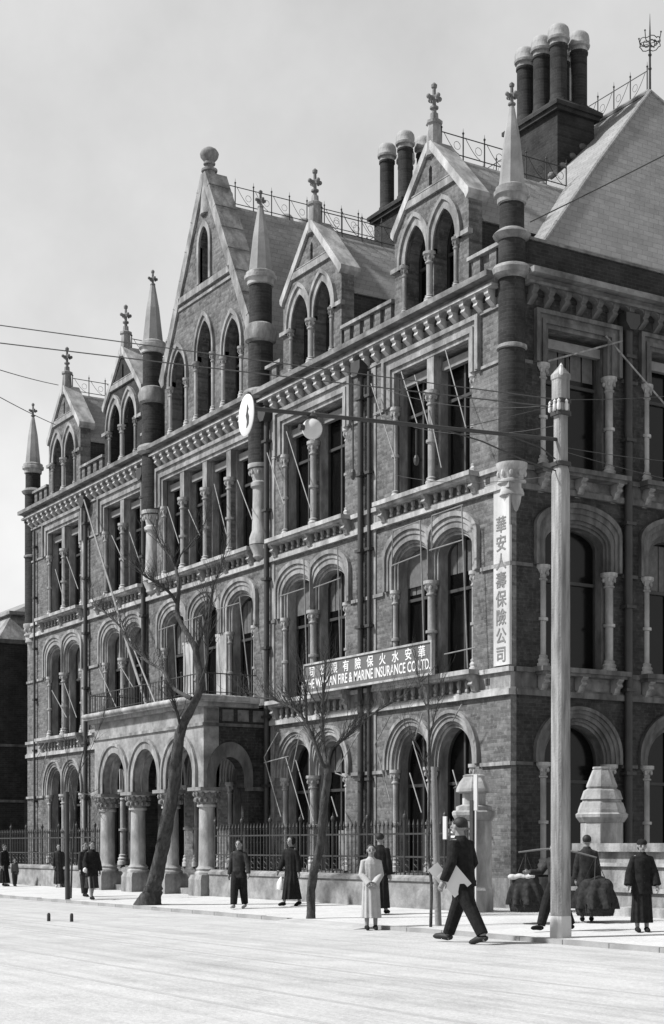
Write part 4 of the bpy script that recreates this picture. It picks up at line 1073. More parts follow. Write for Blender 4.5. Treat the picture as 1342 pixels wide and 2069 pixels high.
for p in (((788, 1447), (758, 1504)), ((758, 1504), (789, 1620)), ((854, 1440), (838, 1494)), ((933, 1423), (914, 1458)), ((562, 1480), (534, 1530)), ((534, 1530), (568, 1650)), ((612, 1472), (588, 1500)), ((534, 1541), (584, 1528)), ((606, 1480), (590, 1560)),
          ((726, 1479), (678, 1560)), ((678, 1562), (700, 1570)), ((92, 1500), (75, 1530)), ((100, 1500), (80, 1580))):
    rod(p, .5, .014, 'pole_wood')
for (a, b_) in (((2.5, 12.3, .1), (3.7, 10.6, .9)), ((4.6, 11.8, .1), (3.9, 9.6, .9)), ((.9, 11.5, .1), (2.6, 12.1, .5))):
    MB(SIDE).tube([(a[0], a[1], a[2]), (b_[0], b_[1], b_[2])], .02, 6, frame=True).build('awning_rod', 'pole_wood', B)
# standing screens inside the ground floor windows, and blinds
for u in (2.45, 3.3, 7.0, 8.15): MB(LONG).box(u-.22, u+.22, .8, 1.75, -.34, -.3).build('window_screen', 'timber', B)
for u in (3.64, 8.75): MB(LONG).box(u-.6, u+.6, 7.3, 8.1, -.345, -.335).build('blind', 'curtain', B)

# ------------------------------------------------------------ trees (bare, winter street trees)
def smooth_path(pts, rad, k=3):
    out, ro = [], []
    for i in range(len(pts)-1):
        p0 = pts[max(i-1, 0)]; p1 = pts[i]; p2 = pts[i+1]; p3 = pts[min(i+2, len(pts)-1)]
        for j in range(k):
            t = j/k; q = .5*((2*p1) + (p2-p0)*t + (2*p0-5*p1+4*p2-p3)*t*t + (3*p1-p0-3*p2+p3)*t**3)
            out.append(q); ro.append(rad[i]*(1-t)+rad[i+1]*t)
    out.append(pts[-1]); ro.append(rad[-1]); return out, ro
def twigs(mb, p, dirv, L, r, rnd, lev=0):
    d = dirv.normalized(); pts = [p]; n = 4; r = min(r, .012)
    for i in range(n):
        d = (d + Vector((rnd.uniform(-.25, .25), rnd.uniform(-.25, .25), rnd.uniform(-.1, .28)))).normalized(); pts.append(pts[-1] + d*L/n)
    mb.tube(pts, [r*(1-.75*i/n) for i in range(n+1)], 5)
    if lev < 2:
        for i in range(1, n+1):
            if rnd.random() < .6:
                dd = (d + Vector((rnd.uniform(-.9, .9), rnd.uniform(-.9, .9), rnd.uniform(-.1, .9)))).normalized()
                twigs(mb, pts[i], dd, L*.6, r*.5, rnd, lev+1)
def tree(name, label, base, Yb, trunk, branches, mat='bark', tw=True, flare=None, seed=1, twl=.55):
    rnd = random.Random(seed)
    T = empty(name, gp(*base), label, 'tree', 'bare street trees along the kerb'); Yb = T.location.y
    def conv(pl, y0):
        return [at(px, py, y0 + dy) for px, py, r, dy in pl], [r for *_, r, dy in [(a, b2, c2, d2) for a, b2, c2, d2 in pl]]
    P, R = conv(trunk, Yb); P[0].z = -.15
    P, R = smooth_path(P, R, 5); R = [q*(.84 if flare else 1) for q in R]
    # lumpy, gnarled trunk
    mb = MB(); seg = 14; rows = []
    for i, (p, r) in enumerate(zip(P, R)):
        for k in range(seg):
            a = 2*PI*k/seg; w_ = .84 + .09*math.sin(3*a + i*.5) + .07*math.sin(7*a - i*.9) + rnd.uniform(-.05, .05) + (.22*max(0, 1-i/3)*math.sin(5*a) if flare else 0)
            mb.v.append((p.x + r*w_*math.cos(a), p.y + r*w_*math.sin(a), p.z))
    for i in range(len(P)-1):
        for k in range(seg): q = (k+1) % seg; mb.f.append((i*seg+k, i*seg+q, (i+1)*seg+q, (i+1)*seg+k))
    mb.f.append(tuple((len(P)-1)*seg+k for k in reversed(range(seg)))); mb.f.append(tuple(range(seg)))
    mb.build('trunk', mat, T, 60)
    for bl in branches:
        P, R = conv(bl, Yb); P, R = smooth_path(P, R, 3); mb = MB(); mb.tube(P, [q*.8*rnd.uniform(.88, 1.12) for q in R], 8); br = mb.build('branch', mat, T, 60)
        if tw:
            tb = MB(); n = len(P)
            for i in range(n//4, n):
                for _r in range(3):
                    d = (P[i]-P[i-1]).normalized() + Vector((rnd.uniform(-.7, .7), rnd.uniform(-.6, .6), rnd.uniform(0, .6)))
                    twigs(tb, P[i], d, twl*rnd.uniform(.5, 1.2), max(.006, R[i]*.38), rnd, 0 if i > n//2 else 1)
            if tb.v: tag(tb.build('twigs', mat, br), kind='stuff')
    return T
t1 = tree('street_tree', 'large leaning bare tree with swollen foot before the porch', (300, 1828), -4.67,
  [(299, 1832, .52, 0), (303, 1814, .38, 0), (307, 1800, .3, 0), (314, 1782, .25, 0), (324, 1730, .225, 0), (334, 1680, .215, 0), (346, 1620, .2, 0), (353, 1570, .19, 0), (360, 1510, .17, 0), (367, 1470, .155, 0), (385, 1435, .14, 0), (402, 1400, .125, 0), (405, 1370, .115, 0), (400, 1340, .11, 0), (394, 1308, .105, -.05), (376, 1276, .085, -.1), (359, 1240, .075, -.12), (361, 1190, .06, -.1), (359, 1165, .05, -.05), (354, 1140, .035, 0)],
  [[(356, 1150, .035, 0), (345, 1125, .03, -.1), (325, 1098, .022, -.2), (310, 1060, .012, -.3)],
   [(356, 1145, .03, 0), (366, 1120, .026, .2), (380, 1106, .02, .3), (407, 1070, .012, .4), (420, 1040, .007, .5)],
   [(360, 1222, .05, -.1), (345, 1200, .04, -.3), (333, 1189, .035, -.5), (316, 1177, .03, -.6), (295, 1165, .024, -.8), (270, 1140, .014, -1)],
   [(388, 1412, .06, 0), (352, 1392, .055, .2), (338, 1368, .05, .3), (327, 1353, .045, .4), (302, 1339, .04, .5), (283, 1322, .036, .6), (265, 1305, .036, .7), (252, 1285, .033, .8), (242, 1265, .03, .8), (217, 1242, .026, .9), (197, 1226, .024, 1), (186, 1208, .012, 1)],
   [(403, 1385, .05, 0), (418, 1340, .035, -.2), (420, 1290, .03, -.4), (424, 1228, .028, -.5), (432, 1183, .022, -.6), (445, 1150, .016, -.6), (455, 1110, .009, -.7)],
   [(396, 1322, .05, 0), (405, 1290, .035, .3), (418, 1240, .03, .4), (410, 1200, .012, .5)],
   [(367, 1475, .05, 0), (358, 1440, .04, -.2), (350, 1418, .03, -.3), (345, 1400, .012, -.4)]], flare=True, seed=3)
t2 = tree('street_tree', 'slim forked bare tree standing at the kerb left of the pale gowned boy', (629, 1856), -4.96,
  [(629, 1858, .105, 0), (629, 1840, .1, 0), (628, 1800, .095, 0), (636, 1757, .095, 0), (646, 1715, .095, 0), (652, 1662, .09, 0), (657, 1610, .088, 0), (662, 1568, .085, 0), (660, 1545, .08, 0)],
  [[(661, 1560, .06, 0), (650, 1541, .052, -.1), (639, 1509, .045, -.2), (620, 1463, .04, -.3), (601, 1438, .035, -.4), (574, 1422, .028, -.5), (545, 1412, .02, -.6), (500, 1408, .008, -.8)],
   [(660, 1550, .055, 0), (655, 1519, .045, .1), (652, 1474, .04, .15), (652, 1434, .034, .2), (654, 1396, .028, .2), (658, 1340, .012, .2)],
   [(620, 1463, .03, -.3), (619, 1420, .026, -.4), (618, 1400, .022, -.4), (610, 1350, .012, -.5)],
   [(661, 1555, .05, 0), (668, 1515, .036, .2), (684, 1502, .032, .3), (704, 1485, .028, .4), (724, 1466, .024, .5), (757, 1440, .018, .6), (800, 1415, .012, .8), (850, 1378, .006, .9)]], seed=8)
t3 = tree('sapling', 'thin bare sapling tied between stakes beside the tall striding man', (870, 1873), -4.8,
  [(870, 1875, .03, 0), (872, 1794, .03, 0), (866, 1727, .028, 0), (867, 1650, .026, .0), (868, 1560, .024, 0), (867, 1503, .022, 0), (866, 1420, .018, 0), (866, 1360, .01, 0)],
  [[(867, 1503, .014, 0), (880, 1440, .011, .1), (895, 1380, .006, .2)], [(866, 1440, .014, 0), (850, 1390, .01, .1), (838, 1330, .005, .2)], [(867, 1580, .014, 0), (850, 1520, .008, -.1), (820, 1470, .004, -.2)]], seed=5, twl=.4)
sk = MB().tube([at(886, 1875, -4.6), at(881, 1700, -4.6), at(877, 1550, -4.6)], [.06, .055, .05], 8).build('tree_stake', 'bark_pale', None, 50)
tag(sk, 'stout pale wooden stake supporting the thin sapling at the kerb', 'stake', 'tree stakes')
t4 = tree('sapling', 'thin bare young tree rising behind its stake at the far left', (143, 1815), -5,
  [(143, 1816, .03, 0), (146, 1740, .028, 0), (152, 1640, .024, 0), (160, 1560, .02, 0), (178, 1480, .012, 0)],
  [[(152, 1640, .016, 0), (140, 1560, .012, .1), (128, 1480, .006, .2)], [(160, 1560, .014, 0), (190, 1500, .01, 0), (215, 1430, .005, .2)], [(156, 1600, .014, 0), (185, 1610, .008, .1), (200, 1640, .004, .2)]], seed=11, twl=.5)
sk = MB().tube([at(137, 1820, -5.0), at(136, 1700, -5.0), at(135, 1600, -5.0)], [.065, .06, .055], 8).build('tree_stake', 'timber_dark', None, 50)
tag(sk, 'dark upright stake at the kerb near the far left walkers', 'stake', 'tree stakes')
lp = MB().tube([at(300, 1436, -2.0), at(262, 1318, -1.5), at(222, 1182, -1.0), at(170, 1010, -.4)], [.045, .04, .035, .025], 7).build('leaning_pole', 'bamboo', None, 50)
tag(lp, 'long pale bamboo pole leaning against the left bays above the porch roof', 'pole')
lp = MB().tube([at(262, 1290, -2.0), at(318, 1430, -2.05)], [.02, .03], 7).build('leaning_pole', 'bamboo', None, 50)
tag(lp, 'shorter pale bamboo pole standing on the porch balcony', 'pole')
# ------------------------------------------------------------ people
def remesh(mb, name, mat, parent, voxel):
    me = mb.mesh(name, mat); o = bpy.data.objects.new(name, me); COL.objects.link(o)
    m = o.modifiers.new('r', 'REMESH'); m.mode = 'VOXEL'; m.voxel_size = voxel; m.use_smooth_shade = True
    s = o.modifiers.new('s', 'SMOOTH'); s.factor = .5; s.iterations = 3
    dg = bpy.context.evaluated_depsgraph_get(); n = bpy.data.meshes.new_from_object(o.evaluated_get(dg))
    o.modifiers.clear(); o.data = n
    if not n.materials: n.materials.append(M[mat])
    for p in n.polygons: p.use_smooth = True
    o.parent = parent; return o
def loft(mb, rows, seg=20, folds=0, fa=0.0, ph=0):
    """rows of (z, rx, ry, cx, cy)"""
    P, F = [], []
    for i, (z, rx, ry, cx_, cy_) in enumerate(rows):
        w_ = fa * (1 - i/(len(rows)-1))
        for k in range(seg):
            a = 2*PI*k/seg; f = 1 + w_*math.sin(folds*a+ph+i*.3)
            P.append((cx_ + rx*f*math.cos(a), cy_ + ry*f*math.sin(a), z))
    for i in range(len(rows)-1):
        for k in range(seg): q = (k+1) % seg; F.append((i*seg+k, i*seg+q, (i+1)*seg+q, (i+1)*seg+k))
    F.append(tuple(reversed(range(seg)))); F.append(tuple((len(rows)-1)*seg+k for k in range(seg)))
    return mb.add(P, F)
def rotx(v, a): c_, s_ = math.cos(a), math.sin(a); return Vector((v.x, v.y*c_ - v.z*s_, v.y*s_ + v.z*c_))
def person(label, loc, face, h, dress='robe', mats=('cloth_black', 'cloth_black'), legs=((0, 0), (0, 0)), arms=((0, 8, 10), (0, 8, 10)),
           hat=None, lean=0, head=(0, 0), near=False, group='people on the pavement', hands_to=None, shoes='cloth_black', hem=.08, bulk=1.0, layered=None):
    """face: heading of the gaze in radians, 0 looks towards -Y; figure built 1 m = h units"""
    R_ = empty('person', loc, label, 'person', group); R_.rotation_euler = (0, 0, face); R_.scale = (bulk, bulk, 1)
    D_ = math.radians; HS = 1.1
    hip = {}; knee = {}; ank = {}; toe = {}
    for s_, (sw, kb) in zip((-1, 1), legs):   # positive swing = forward (towards -y)
        H_ = Vector((s_*.052*h, 0, .51*h)); K_ = H_ + rotx(Vector((0, 0, -.235*h)), D_(-sw))
        A_ = K_ + rotx(Vector((0, 0, -.235*h)), D_(-sw + kb)); hip[s_], knee[s_], ank[s_] = H_, K_, A_
        toe[s_] = A_ + rotx(Vector((0, -.105*h, -.028*h)), D_(-(sw-kb)*.45))
    low = min(min(ank[s_].z - .038*h, toe[s_].z-.018*h) for s_ in ank); off = Vector((0, 0, -low))
    for d in (hip, knee, ank, toe):
        for s_ in d: d[s_] = d[s_] + off
    tilt = lambda v: Vector((0, 0, .52*h+off.z)) + rotx(v - Vector((0, 0, .52*h)), D_(lean))
    sh, el, wr, ha = {}, {}, {}, {}
    for s_, (sw, ou, eb) in zip((-1, 1), arms):
        S_ = Vector((s_*.088*h, 0, .80*h)); u_ = rotx(Vector((s_*math.sin(D_(ou)), 0, -math.cos(D_(ou)))), D_(-sw))
        E_ = S_ + u_*.17*h; f_ = rotx(Vector((s_*math.sin(D_(ou))*.5, 0, -math.cos(D_(ou)))).normalized(), D_(-sw-eb))
        W_ = E_ + f_*.145*h; sh[s_], el[s_], wr[s_] = tilt(S_), tilt(E_), tilt(W_)
        ha[s_] = (wr[s_]-el[s_]).normalized()
    if hands_to:   # both hands joined in front of the waist
        for s_ in (-1, 1):
            wr[s_] = tilt(Vector((s_*.03*h, -.105*h, hands_to*h))); m_ = (sh[s_]+wr[s_])/2; el[s_] = m_ + Vector((s_*.055*h, .035*h, -.02*h)); ha[s_] = Vector((-s_*.7, -.5, -.4)).normalized()
    nk = tilt(Vector((0, 0, .845*h))); hd = tilt(Vector((0, -.008*h, .925*h)))
    v = .0075 if near else .012
    b = MB()
    loft(b, [(.47*h+off.z, .08*h, .055*h, 0, 0), (.54*h+off.z, .088*h, .06*h, 0, 0)] + [(tilt(Vector((0, 0, z*h))).z, rx*h, ry*h, 0, tilt(Vector((0, 0, z*h))).y) for z, rx, ry in ((.62, .075, .05), (.70, .088, .056), (.77, .088, .055), (.815, .075, .045), (.835, .04, .035))])
    b.tube([nk - Vector((0, 0, .03*h)), hd], .032*h, 10)
    hy = head[0]
    def hp(x_, y_, z_): 
        c_, s_ = math.cos(hy), math.sin(hy); return hd + Vector((x_*c_ - y_*s_, x_*s_ + y_*c_, z_))*h*HS
    # skull, jaw, nose, brow, ears
    b.ball(hp(0, .006, .012), (.043*h*HS, .052*h*HS, .05*h*HS), 16, 12); b.ball(hp(0, -.014, -.022), (.032*h*HS, .034*h*HS, .037*h*HS), 14, 10)
    b.tube([hp(0, -.045, .012), hp(0, -.06, -.012), hp(0, -.046, -.018)], [.006*h*HS, .009*h*HS, .008*h*HS], 8)
    b.ball(hp(0, -.042, -.034), (.014*h*HS, .008*h*HS, .006*h*HS), 8, 6); b.ball(hp(0, -.034, -.05), (.015*h*HS, .012*h*HS, .01*h*HS), 8, 6)
    for s_ in (-1, 1):
        b.ball(hp(s_*.044, .004, -.002), (.007*h*HS, .012*h*HS, .018*h*HS), 8, 6); b.ball(hp(s_*.022, -.036, .0), (.014*h*HS, .01*h*HS, .01*h*HS), 8, 6)
    for s_ in (-1, 1):
        b.tube([sh[s_] - Vector((s_*.02*h, 0, 0)), sh[s_], el[s_], wr[s_]], [.032*h, .03*h, .024*h, .016*h], 10)
        # palm, four unequal curled fingers and a thumb from the side of the palm
        q = wr[s_]; f_ = ha[s_]; si = f_.cross(Vector((s_, .2, 0))).normalized(); nr = f_.cross(si).normalized()
        b.tube([q, q+f_*.03*h, q+f_*.055*h], [.014*h, .02*h, .019*h], 8)
        for k, L_f in enumerate((.036, .042, .039, .03)):
            o_ = q + f_*.05*h + si*((k-1.5)*.0105*h)
            b.tube([o_, o_+f_*L_f*.5*h, o_+f_*L_f*.8*h+nr*.010*h, o_+f_*L_f*.9*h+nr*.022*h], [.0062*h, .006*h, .0055*h, .0045*h], 6)
        o_ = q + f_*.012*h - si*.016*h; b.tube([o_, o_+f_*.02*h-si*.016*h, o_+f_*.042*h-si*.018*h+nr*.008*h], [.008*h, .0075*h, .0055*h], 6)
        b.tube([hip[s_], knee[s_], ank[s_]], [.05*h, .034*h, .024*h], 10)
        b.tube([ank[s_]+Vector((0, .02*h, -.02*h)), (ank[s_]+toe[s_])/2, toe[s_]], [.024*h, .022*h, .016*h], 8)
    remesh(b, 'body', 'skin', R_, v)
    # eyes, brows and mouth
    e = MB()
    for s_ in (-1, 1):
        e.ball(hp(s_*.021, -.0455, .002), (.0085*h*HS, .004*h*HS, .0035*h*HS), 8, 5); e.tube([hp(s_*.01, -.049, .015), hp(s_*.022, -.0475, .018), hp(s_*.034, -.039, .014)], .0028*h*HS, 5)
    e.tube([hp(-.012, -.0455, -.034), hp(0, -.051, -.0335), hp(.012, -.0455, -.034)], .002*h*HS, 5)
    o = e.build('face_features', 'hair', R_); o.matrix_parent_inverse = Matrix.Identity(4)
    def child(mb, name, mat, sm=60):
        o = mb.build(name, mat, R_, sm); o.matrix_parent_inverse = Matrix.Identity(4); return o
    hr = MB(); loftrows = []
    hr.ball(hp(0, .014, .022), (.0475*h*HS, .05*h*HS, .048*h*HS), 16, 12)
    if hat != 'cap': child(hr, 'hair', 'hair')
    else:
        hr2 = MB(); hr2.ball(hp(0, .022, .0), (.046*h*HS, .044*h*HS, .048*h*HS), 14, 10); child(hr2, 'hair', 'hair')
        cp_ = MB(); c0 = hp(0, .004, .018); cp_.lathe(c0.x, c0.y, [(.05*h*HS, c0.z+.0), (.0515*h*HS, c0.z+.012*h*HS), (.048*h*HS, c0.z+.03*h*HS), (.034*h*HS, c0.z+.046*h*HS), (.01*h*HS, c0.z+.053*h*HS), (.009*h*HS, c0.z+.06*h*HS), (.001, c0.z+.063*h*HS)], 18, sx=1, sy=1.12); child(cp_, 'skullcap', 'cloth_black')
    if hat == 'turban':
        cp_ = MB(); c0 = hp(0, .004, .022)
        for k in range(5): 
            rr = (.052 - .004*k)*h; cp_.tube([(c0.x+rr*math.cos(a), c0.y+rr*1.1*math.sin(a), c0.z + (.0+.013*k)*h + .006*h*math.sin(a+k)) for a in [j*PI/10 for j in range(21)]], .011*h*HS, 8)
        cp_.ball((c0.x, c0.y, c0.z+.045*h*HS), (.04*h*HS, .045*h*HS, .03*h*HS), 12, 8); child(cp_, 'turban', mats[2] if len(mats) > 2 else 'cloth_mid')
    if hat == 'shawl':
        cp_ = MB(); cp_.ball(hp(0, .02, .01), (.056*h*HS, .056*h*HS, .062*h*HS), 16, 12); child(cp_, 'hood', 'cloth_black')
    # clothes
    T = lambda z: tilt(Vector((0, 0, z*h)))
    def sleeves(mb, r0, r1, full=1.0):
        for s_ in (-1, 1):
            w2 = el[s_].lerp(wr[s_], full)
            mb.tube([sh[s_]-Vector((s_*.03*h, 0, .004*h)), sh[s_]+Vector((0, 0, -.002*h)), el[s_], w2], [.036*h, .037*h, r0*h, r1*h], 12)
    def upper(mb, zlow, flare=1.0, wmin=.094):
        rows = []
        for z, rx, ry in ((zlow, wmin*1.06*flare, .07*flare), (.55, wmin*1.02, .066), (.62, wmin*.98, .064), (.70, .096, .066), (.77, .1, .064), (.812, .084, .052), (.838, .045, .042), (.855, .036, .036)):
            t = T(z); rows.append((t.z, rx*h, ry*h, t.x, t.y))
        rows[0] = (rows[0][0], rows[0][1], rows[0][2], 0, rows[0][4]); loft(mb, rows, 22, 5, .03)
    def trousers(mb, r=(.06, .05, .04), cut=.95):
        loft(mb, [(.44*h+off.z, .085*h, .062*h, 0, 0), (.5*h+off.z, .098*h, .07*h, 0, 0), (.56*h+off.z, .094*h, .066*h, 0, 0)])
        for s_ in (-1, 1): mb.tube([hip[s_]-Vector((0, 0, -.01*h)), hip[s_].lerp(knee[s_], .5), knee[s_], knee[s_].lerp(ank[s_], cut)], [.062*h, r[0]*h, r[1]*h, r[2]*h], 12)
    if dress in ('robe', 'gown'):
        mb = MB(); stride = (ank[1]-ank[-1]).y; cy_ = (ank[1].y+ank[-1].y)/2
        sp = abs(stride)/2
        rows = [(hem*h+off.z*.3, (.118)*h, (.075)*h+sp*.8, 0, cy_), (.2*h, .112*h, .072*h+sp*.6, 0, cy_*.8), (.34*h, .104*h, .07*h+sp*.35, 0, cy_*.5), (.46*h, .1*h, .07*h, 0, cy_*.1)]
        for z, rx, ry in ((.55, .096, .068), (.62, .093, .065), (.70, .096, .066), (.77, .098, .063), (.812, .082, .052), (.838, .045, .042), (.855, .036, .036)):
            t = T(z); rows.append((t.z, rx*h, ry*h, t.x, t.y))
        loft(mb, rows, 54, 11, .1); sleeves(mb, .04, .04 if dress == 'robe' else .045)
        remesh(mb, 'robe', mats[0], R_, v)
        if layered:
            mb = MB(); rw = []
            for z, rx, ry in ((.40, .118, .082), (.41, .12, .084), (.5, .108, .078), (.62, .1, .071), (.70, .103, .072), (.77, .105, .069), (.812, .09, .058), (.838, .05, .047), (.865, .04, .04)):
                t = T(z); rw.append((t.z, rx*h, ry*h, t.x, t.y))
            loft(mb, rw, 44, 7, .05); sleeves(mb, .047, .05, .97); remesh(mb, 'jacket', layered, R_, v)
            bt = MB()
            for z in (.80, .74, .67, .60, .53): bt.ball((0.012*h, T(z).y - (.064 + .012*(.8-z)/.3)*h, T(z).z), .0055*h, 6, 4)
            child(bt, 'buttons', 'hair')
    else:
        mb = MB(); trousers(mb, (.066, .062, .05) if dress == 'tunic' else (.062, .05, .042)); remesh(mb, 'trousers', mats[1], R_, v)
        mb = MB(); upper(mb, .44 if dress == 'tunic' else .46, 1.06); sleeves(mb, .038, .034); remesh(mb, 'jacket', mats[0], R_, v)
    for s_ in (-1, 1):
        f = MB(); a_, t_ = ank[s_], toe[s_]; dz = Vector((0, 0, -.006*h))
        f.tube([a_+Vector((0, .03*h, -.018*h)), a_+Vector((0, .0, -.014*h)), (a_+t_)/2+Vector((0, 0, -.004*h)), t_+dz*.3, t_+Vector((0, -.02*h, -.004*h))], [.018*h, .03*h, .027*h, .022*h, .01*h], 10)
        child(f, 'shoe', shoes)
    R_['wrist'] = [list(wr[-1]), list(wr[1])]
    return R_, wr, ha
TOCAM = math.atan2(CA, SA)   # heading that looks into the lens
def stand(px, py): return gp(px, py)
def hgt(px, py_top, py_bot):
    p = gp(px, py_bot); d = FPX*(CAMH-p.z)/(py_bot-HYP); return (py_bot-py_top)/FPX*d
def pp_(label, px, top, bot, turn, **k):
    return person(label, gp(px, bot), TOCAM+math.radians(turn), hgt(px, top, bot), **k)
# (turn: degrees anticlockwise from facing the lens; 90 looks to the picture's right)
tall, wr_, ha_ = pp_('tall man in dark suit striding away to the left with white folder', 937, 1645, 1906, -132, bulk=1.12, dress='suit', mats=('cloth_black', 'cloth_black', 'cloth_mid'), legs=((24, 4), (-24, 4)), arms=((8, 22, 38), (-6, 20, 30)), lean=5, near=True, shoes='hair', group='walkers in the roadway')
boy, w2_, _ = pp_('boy in a pale grey gown with hands joined at the waist', 750, 1707, 1879, 4, dress='gown', mats=('cloth_pale', 'cloth_pale'), legs=((3, 0), (-2, 0)), hands_to=.53, near=True, hem=.14, group='walkers in the roadway')
man, w3_, _ = pp_('man in black jacket, long skirted robe and skullcap facing the street', 1297, 1697, 1883, 0, dress='robe', mats=('cloth_black', 'cloth_black'), legs=((2, 0), (0, 0)), arms=((2, 16, 14), (2, 16, 14)), hat='cap', near=True, hem=.1, layered='cloth_black')
pp_('woman in long black coat and hood walking with a white bundle', 588, 1690, 1831, -35, dress='robe', mats=('cloth_black', 'cloth_black'), legs=((14, 4), (-14, 6)), arms=((10, 12, 20), (-8, 10, 10)), hat='shawl', hem=.1)
pp_('man in dark jacket and trousers walking before the railing, left of the woman', 483, 1697, 1836, -15, dress='tunic', mats=('cloth_dark', 'cloth_black'), legs=((12, 2), (-10, 10)), arms=((-6, 14, 12), (10, 20, 14)), shoes='cloth_pale')
pp_('person in a dark robe walking close behind the boy in pale gown', 768, 1684, 1848, 160, dress='robe', mats=('cloth_black', 'cloth_black'), legs=((10, 2), (-10, 4)), near=False)
pp_('man in a long dark padded coat walking past the left porch column', 186, 1699, 1818, 30, dress='robe', mats=('cloth_dark', 'cloth_black'), legs=((14, 2), (-14, 12)), hem=.2, layered='cloth_black', arms=((8, 16, 30), (-8, 14, 10)))
pp_('second dark coated man walking half hidden beside the first by the porch', 172, 1701, 1812, 40, dress='tunic', mats=('cloth_dark', 'cloth_dark'), legs=((8, 2), (-8, 6)))
pp_('figure in a dark robe standing behind the far left stake', 119, 1706, 1793, 10, dress='robe', mats=('cloth_dark', 'cloth_dark'), legs=((6, 0), (-6, 0)), shoes='cloth_pale')
pp_('dark figure walking out at the left edge of the pavement', 9, 1706, 1791, 60, dress='robe', mats=('cloth_black', 'cloth_black'), legs=((10, 0), (-10, 0)))
pp_('small child in a grey jacket beside the figure at the left edge', 30, 1735, 1791, 30, dress='tunic', mats=('cloth_mid', 'cloth_dark'), legs=((10, 0), (-10, 0)))
port, w4_, _ = pp_('porter in dark clothes behind the wooden pole carrying two loads on a yoke', 1122, 1698, 1882, -60, dress='tunic', mats=('cloth_dark', 'cloth_black'), legs=((22, 4), (-20, 6)), arms=((30, 20, 60), (10, 20, 20)))
pp_('person in a dark robe with topknot standing behind the right hand load', 1186, 1688, 1862, 170, dress='robe', mats=('cloth_dark', 'cloth_dark'), legs=((2, 0), (-2, 0)), layered='cloth_dark')
# white folders under the tall man's arm
def put(mb, name, mat, loc, rot, label, cat, grp=None):
    o = mb.build(name, mat, None, 40); o.location = loc; o.rotation_euler = rot; tag(o, label, cat, grp); return o
def worldpt(R_, v): 
    a = R_.rotation_euler[2]; c_, s_ = math.cos(a), math.sin(a); return Vector(R_.location) + Vector((v.x*c_ - v.y*s_, v.x*s_ + v.y*c_, v.z))
def ray(px, py, d):
    t = (px-CXP)/FPX; return CAM + Vector((-CA + SA*t, SA + CA*t, (HYP-py)/FPX))*d
dT = FPX*(CAMH+.06)/(1906-HYP)
put(MB().box(-.16, .16, -.2, .2, -.015, .015), 'folder', 'paper', ray(918, 1778, dT-.22), (0, math.radians(-40), TOCAM), 'white folder tucked under the arm of the tall striding man', 'folder')
put(MB().box(-.14, .14, -.09, .09, -.004, .004), 'paper_sheet', 'paper', ray(887, 1765, dT-.05), (0, math.radians(50), TOCAM), 'loose white paper held out in front of the tall striding man', 'paper')
put(MB().lathe(0, 0, [(.02, -.14), (.1, -.12), (.12, 0), (.07, .1), (.02, .16)], 12, sy=.6), 'cloth_bundle', 'cloth_white', ray(567, 1786, FPX*(CAMH-.03)/(1831-HYP)-.1), (0, .2, 0), 'white cloth bundle hanging from the hand of the hooded woman', 'bundle')
put(MB().lathe(0, 0, [(.02, -.06), (.05, -.03), (.05, .03), (.02, .06)], 10), 'packet', 'paper', ray(172, 1758, FPX*1.36/(1818-HYP)-.25), (0, .2, 0), 'small white packet in the hand of a dark coated walker', 'packet')
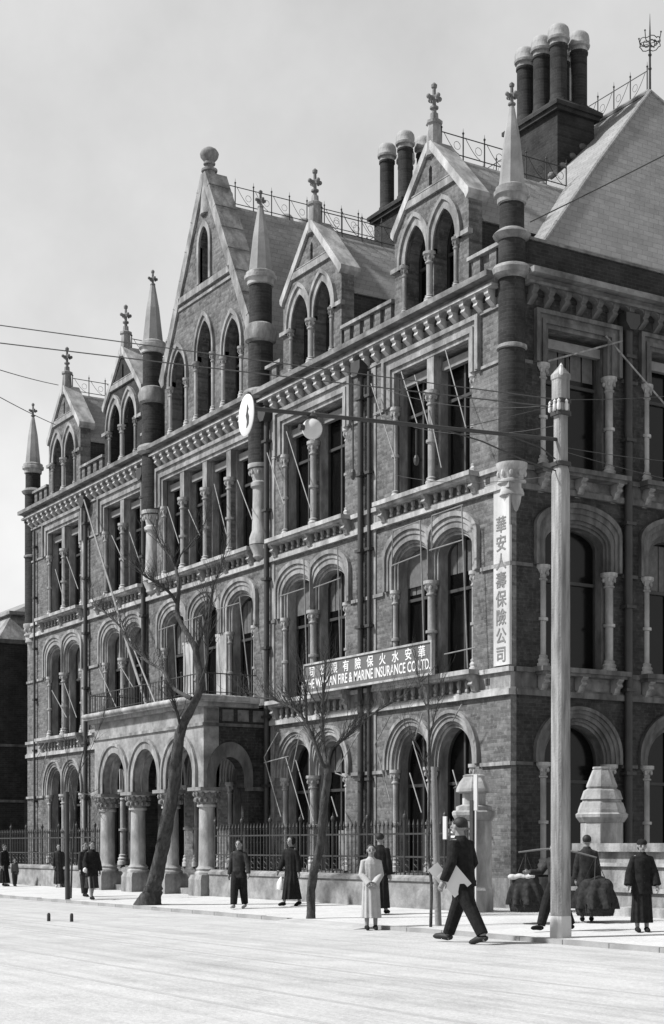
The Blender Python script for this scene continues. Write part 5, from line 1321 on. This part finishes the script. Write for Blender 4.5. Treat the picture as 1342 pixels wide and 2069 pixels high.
# shoulder yoke and the two loads
dP = FPX*(CAMH-.0)/(1872-HYP)
a, b_ = ray(1048, 1722, dP), ray(1206, 1733, dP)
m_ = ray(1128, 1714, dP)
yk = MB().tube([a, a.lerp(m_, .5)+Vector((0, 0, .01)), m_, b_.lerp(m_, .5)+Vector((0, 0, .01)), b_], [.014, .018, .02, .018, .014], 8).build('carrying_yoke', 'bamboo', None, 50); tag(yk, 'long bamboo carrying yoke passing behind the wooden pole', 'yoke')
def load(px, label, sz, ybot, mat='wicker'):
    c_ = ray(px, ybot, dP); rnd = random.Random(px); L = empty('basket_load', c_, label, 'basket', 'loads on the yoke')
    r = sz; mb = MB(); mb.lathe(c_.x, c_.y, [(r*.8, c_.z+.0), (r*.9, c_.z+.06), (r*.95, c_.z+.2), (r*.9, c_.z+.22)], 18)
    for k in range(26):
        aa = 2*PI*k/26; mb.tube([(c_.x+r*.82*math.cos(aa), c_.y+r*.82*math.sin(aa), c_.z), (c_.x+r*.97*math.cos(aa), c_.y+r*.97*math.sin(aa), c_.z+.22)], .012, 4)
    tag(mb.build('basket', mat, L), kind='stuff')
    bu = MB(); rows = [(c_.z+.12, r*1.08, r*1.04, c_.x, c_.y), (c_.z+.3, r*1.0, r*.98, c_.x, c_.y), (c_.z+.45, r*.86, r*.82, c_.x, c_.y), (c_.z+.56, r*.5, r*.5, c_.x, c_.y), (c_.z+.6, r*.2, r*.2, c_.x, c_.y)]
    loft(bu, rows, 60, 9, .16, px)
    for k in range(7): 
        aa = k*.9+px; bu.ball((c_.x+r*.45*math.cos(aa), c_.y+r*.45*math.sin(aa), c_.z+.42+rnd.uniform(0, .12)), (r*rnd.uniform(.25, .5), r*.4, .1+rnd.uniform(0, .08)), 10, 7)
    remesh(bu, 'cloth_load', 'cloth_dark', L, .018).matrix_parent_inverse = par_inv(L)
    rp = MB(); top = ray(px, 1723 if px < 1120 else 1731, dP)
    for s_ in (-1, 1):
        for t_ in (-1, 1): rp.tube([(c_.x+s_*r*.68, c_.y+t_*r*.68, c_.z+.2), (c_.x+s_*r*.4, c_.y+t_*r*.4, c_.z+.55), tuple(top)], .006, 4)
    rp.build('sling', 'timber_dark', L); return c_
cL = load(1062, 'dark basket load hanging at the left end of the yoke with white cloth', .3, 1842)
cR = load(1203, 'large dark basket load hanging at the right end of the yoke', .36, 1850)
w_ = MB(); rnd = random.Random(4)
for k in range(6): w_.ball(cL + Vector((-.05+.09*k*SA*.7, .09*k*CA*.7-.25, .6+rnd.uniform(-.02, .04))), (.08, .08, .05), 10, 7)
o = remesh(w_, 'white_cloth', 'cloth_white', None, .015); tag(o, 'crumpled white cloth lying on the left hand basket load', 'cloth')
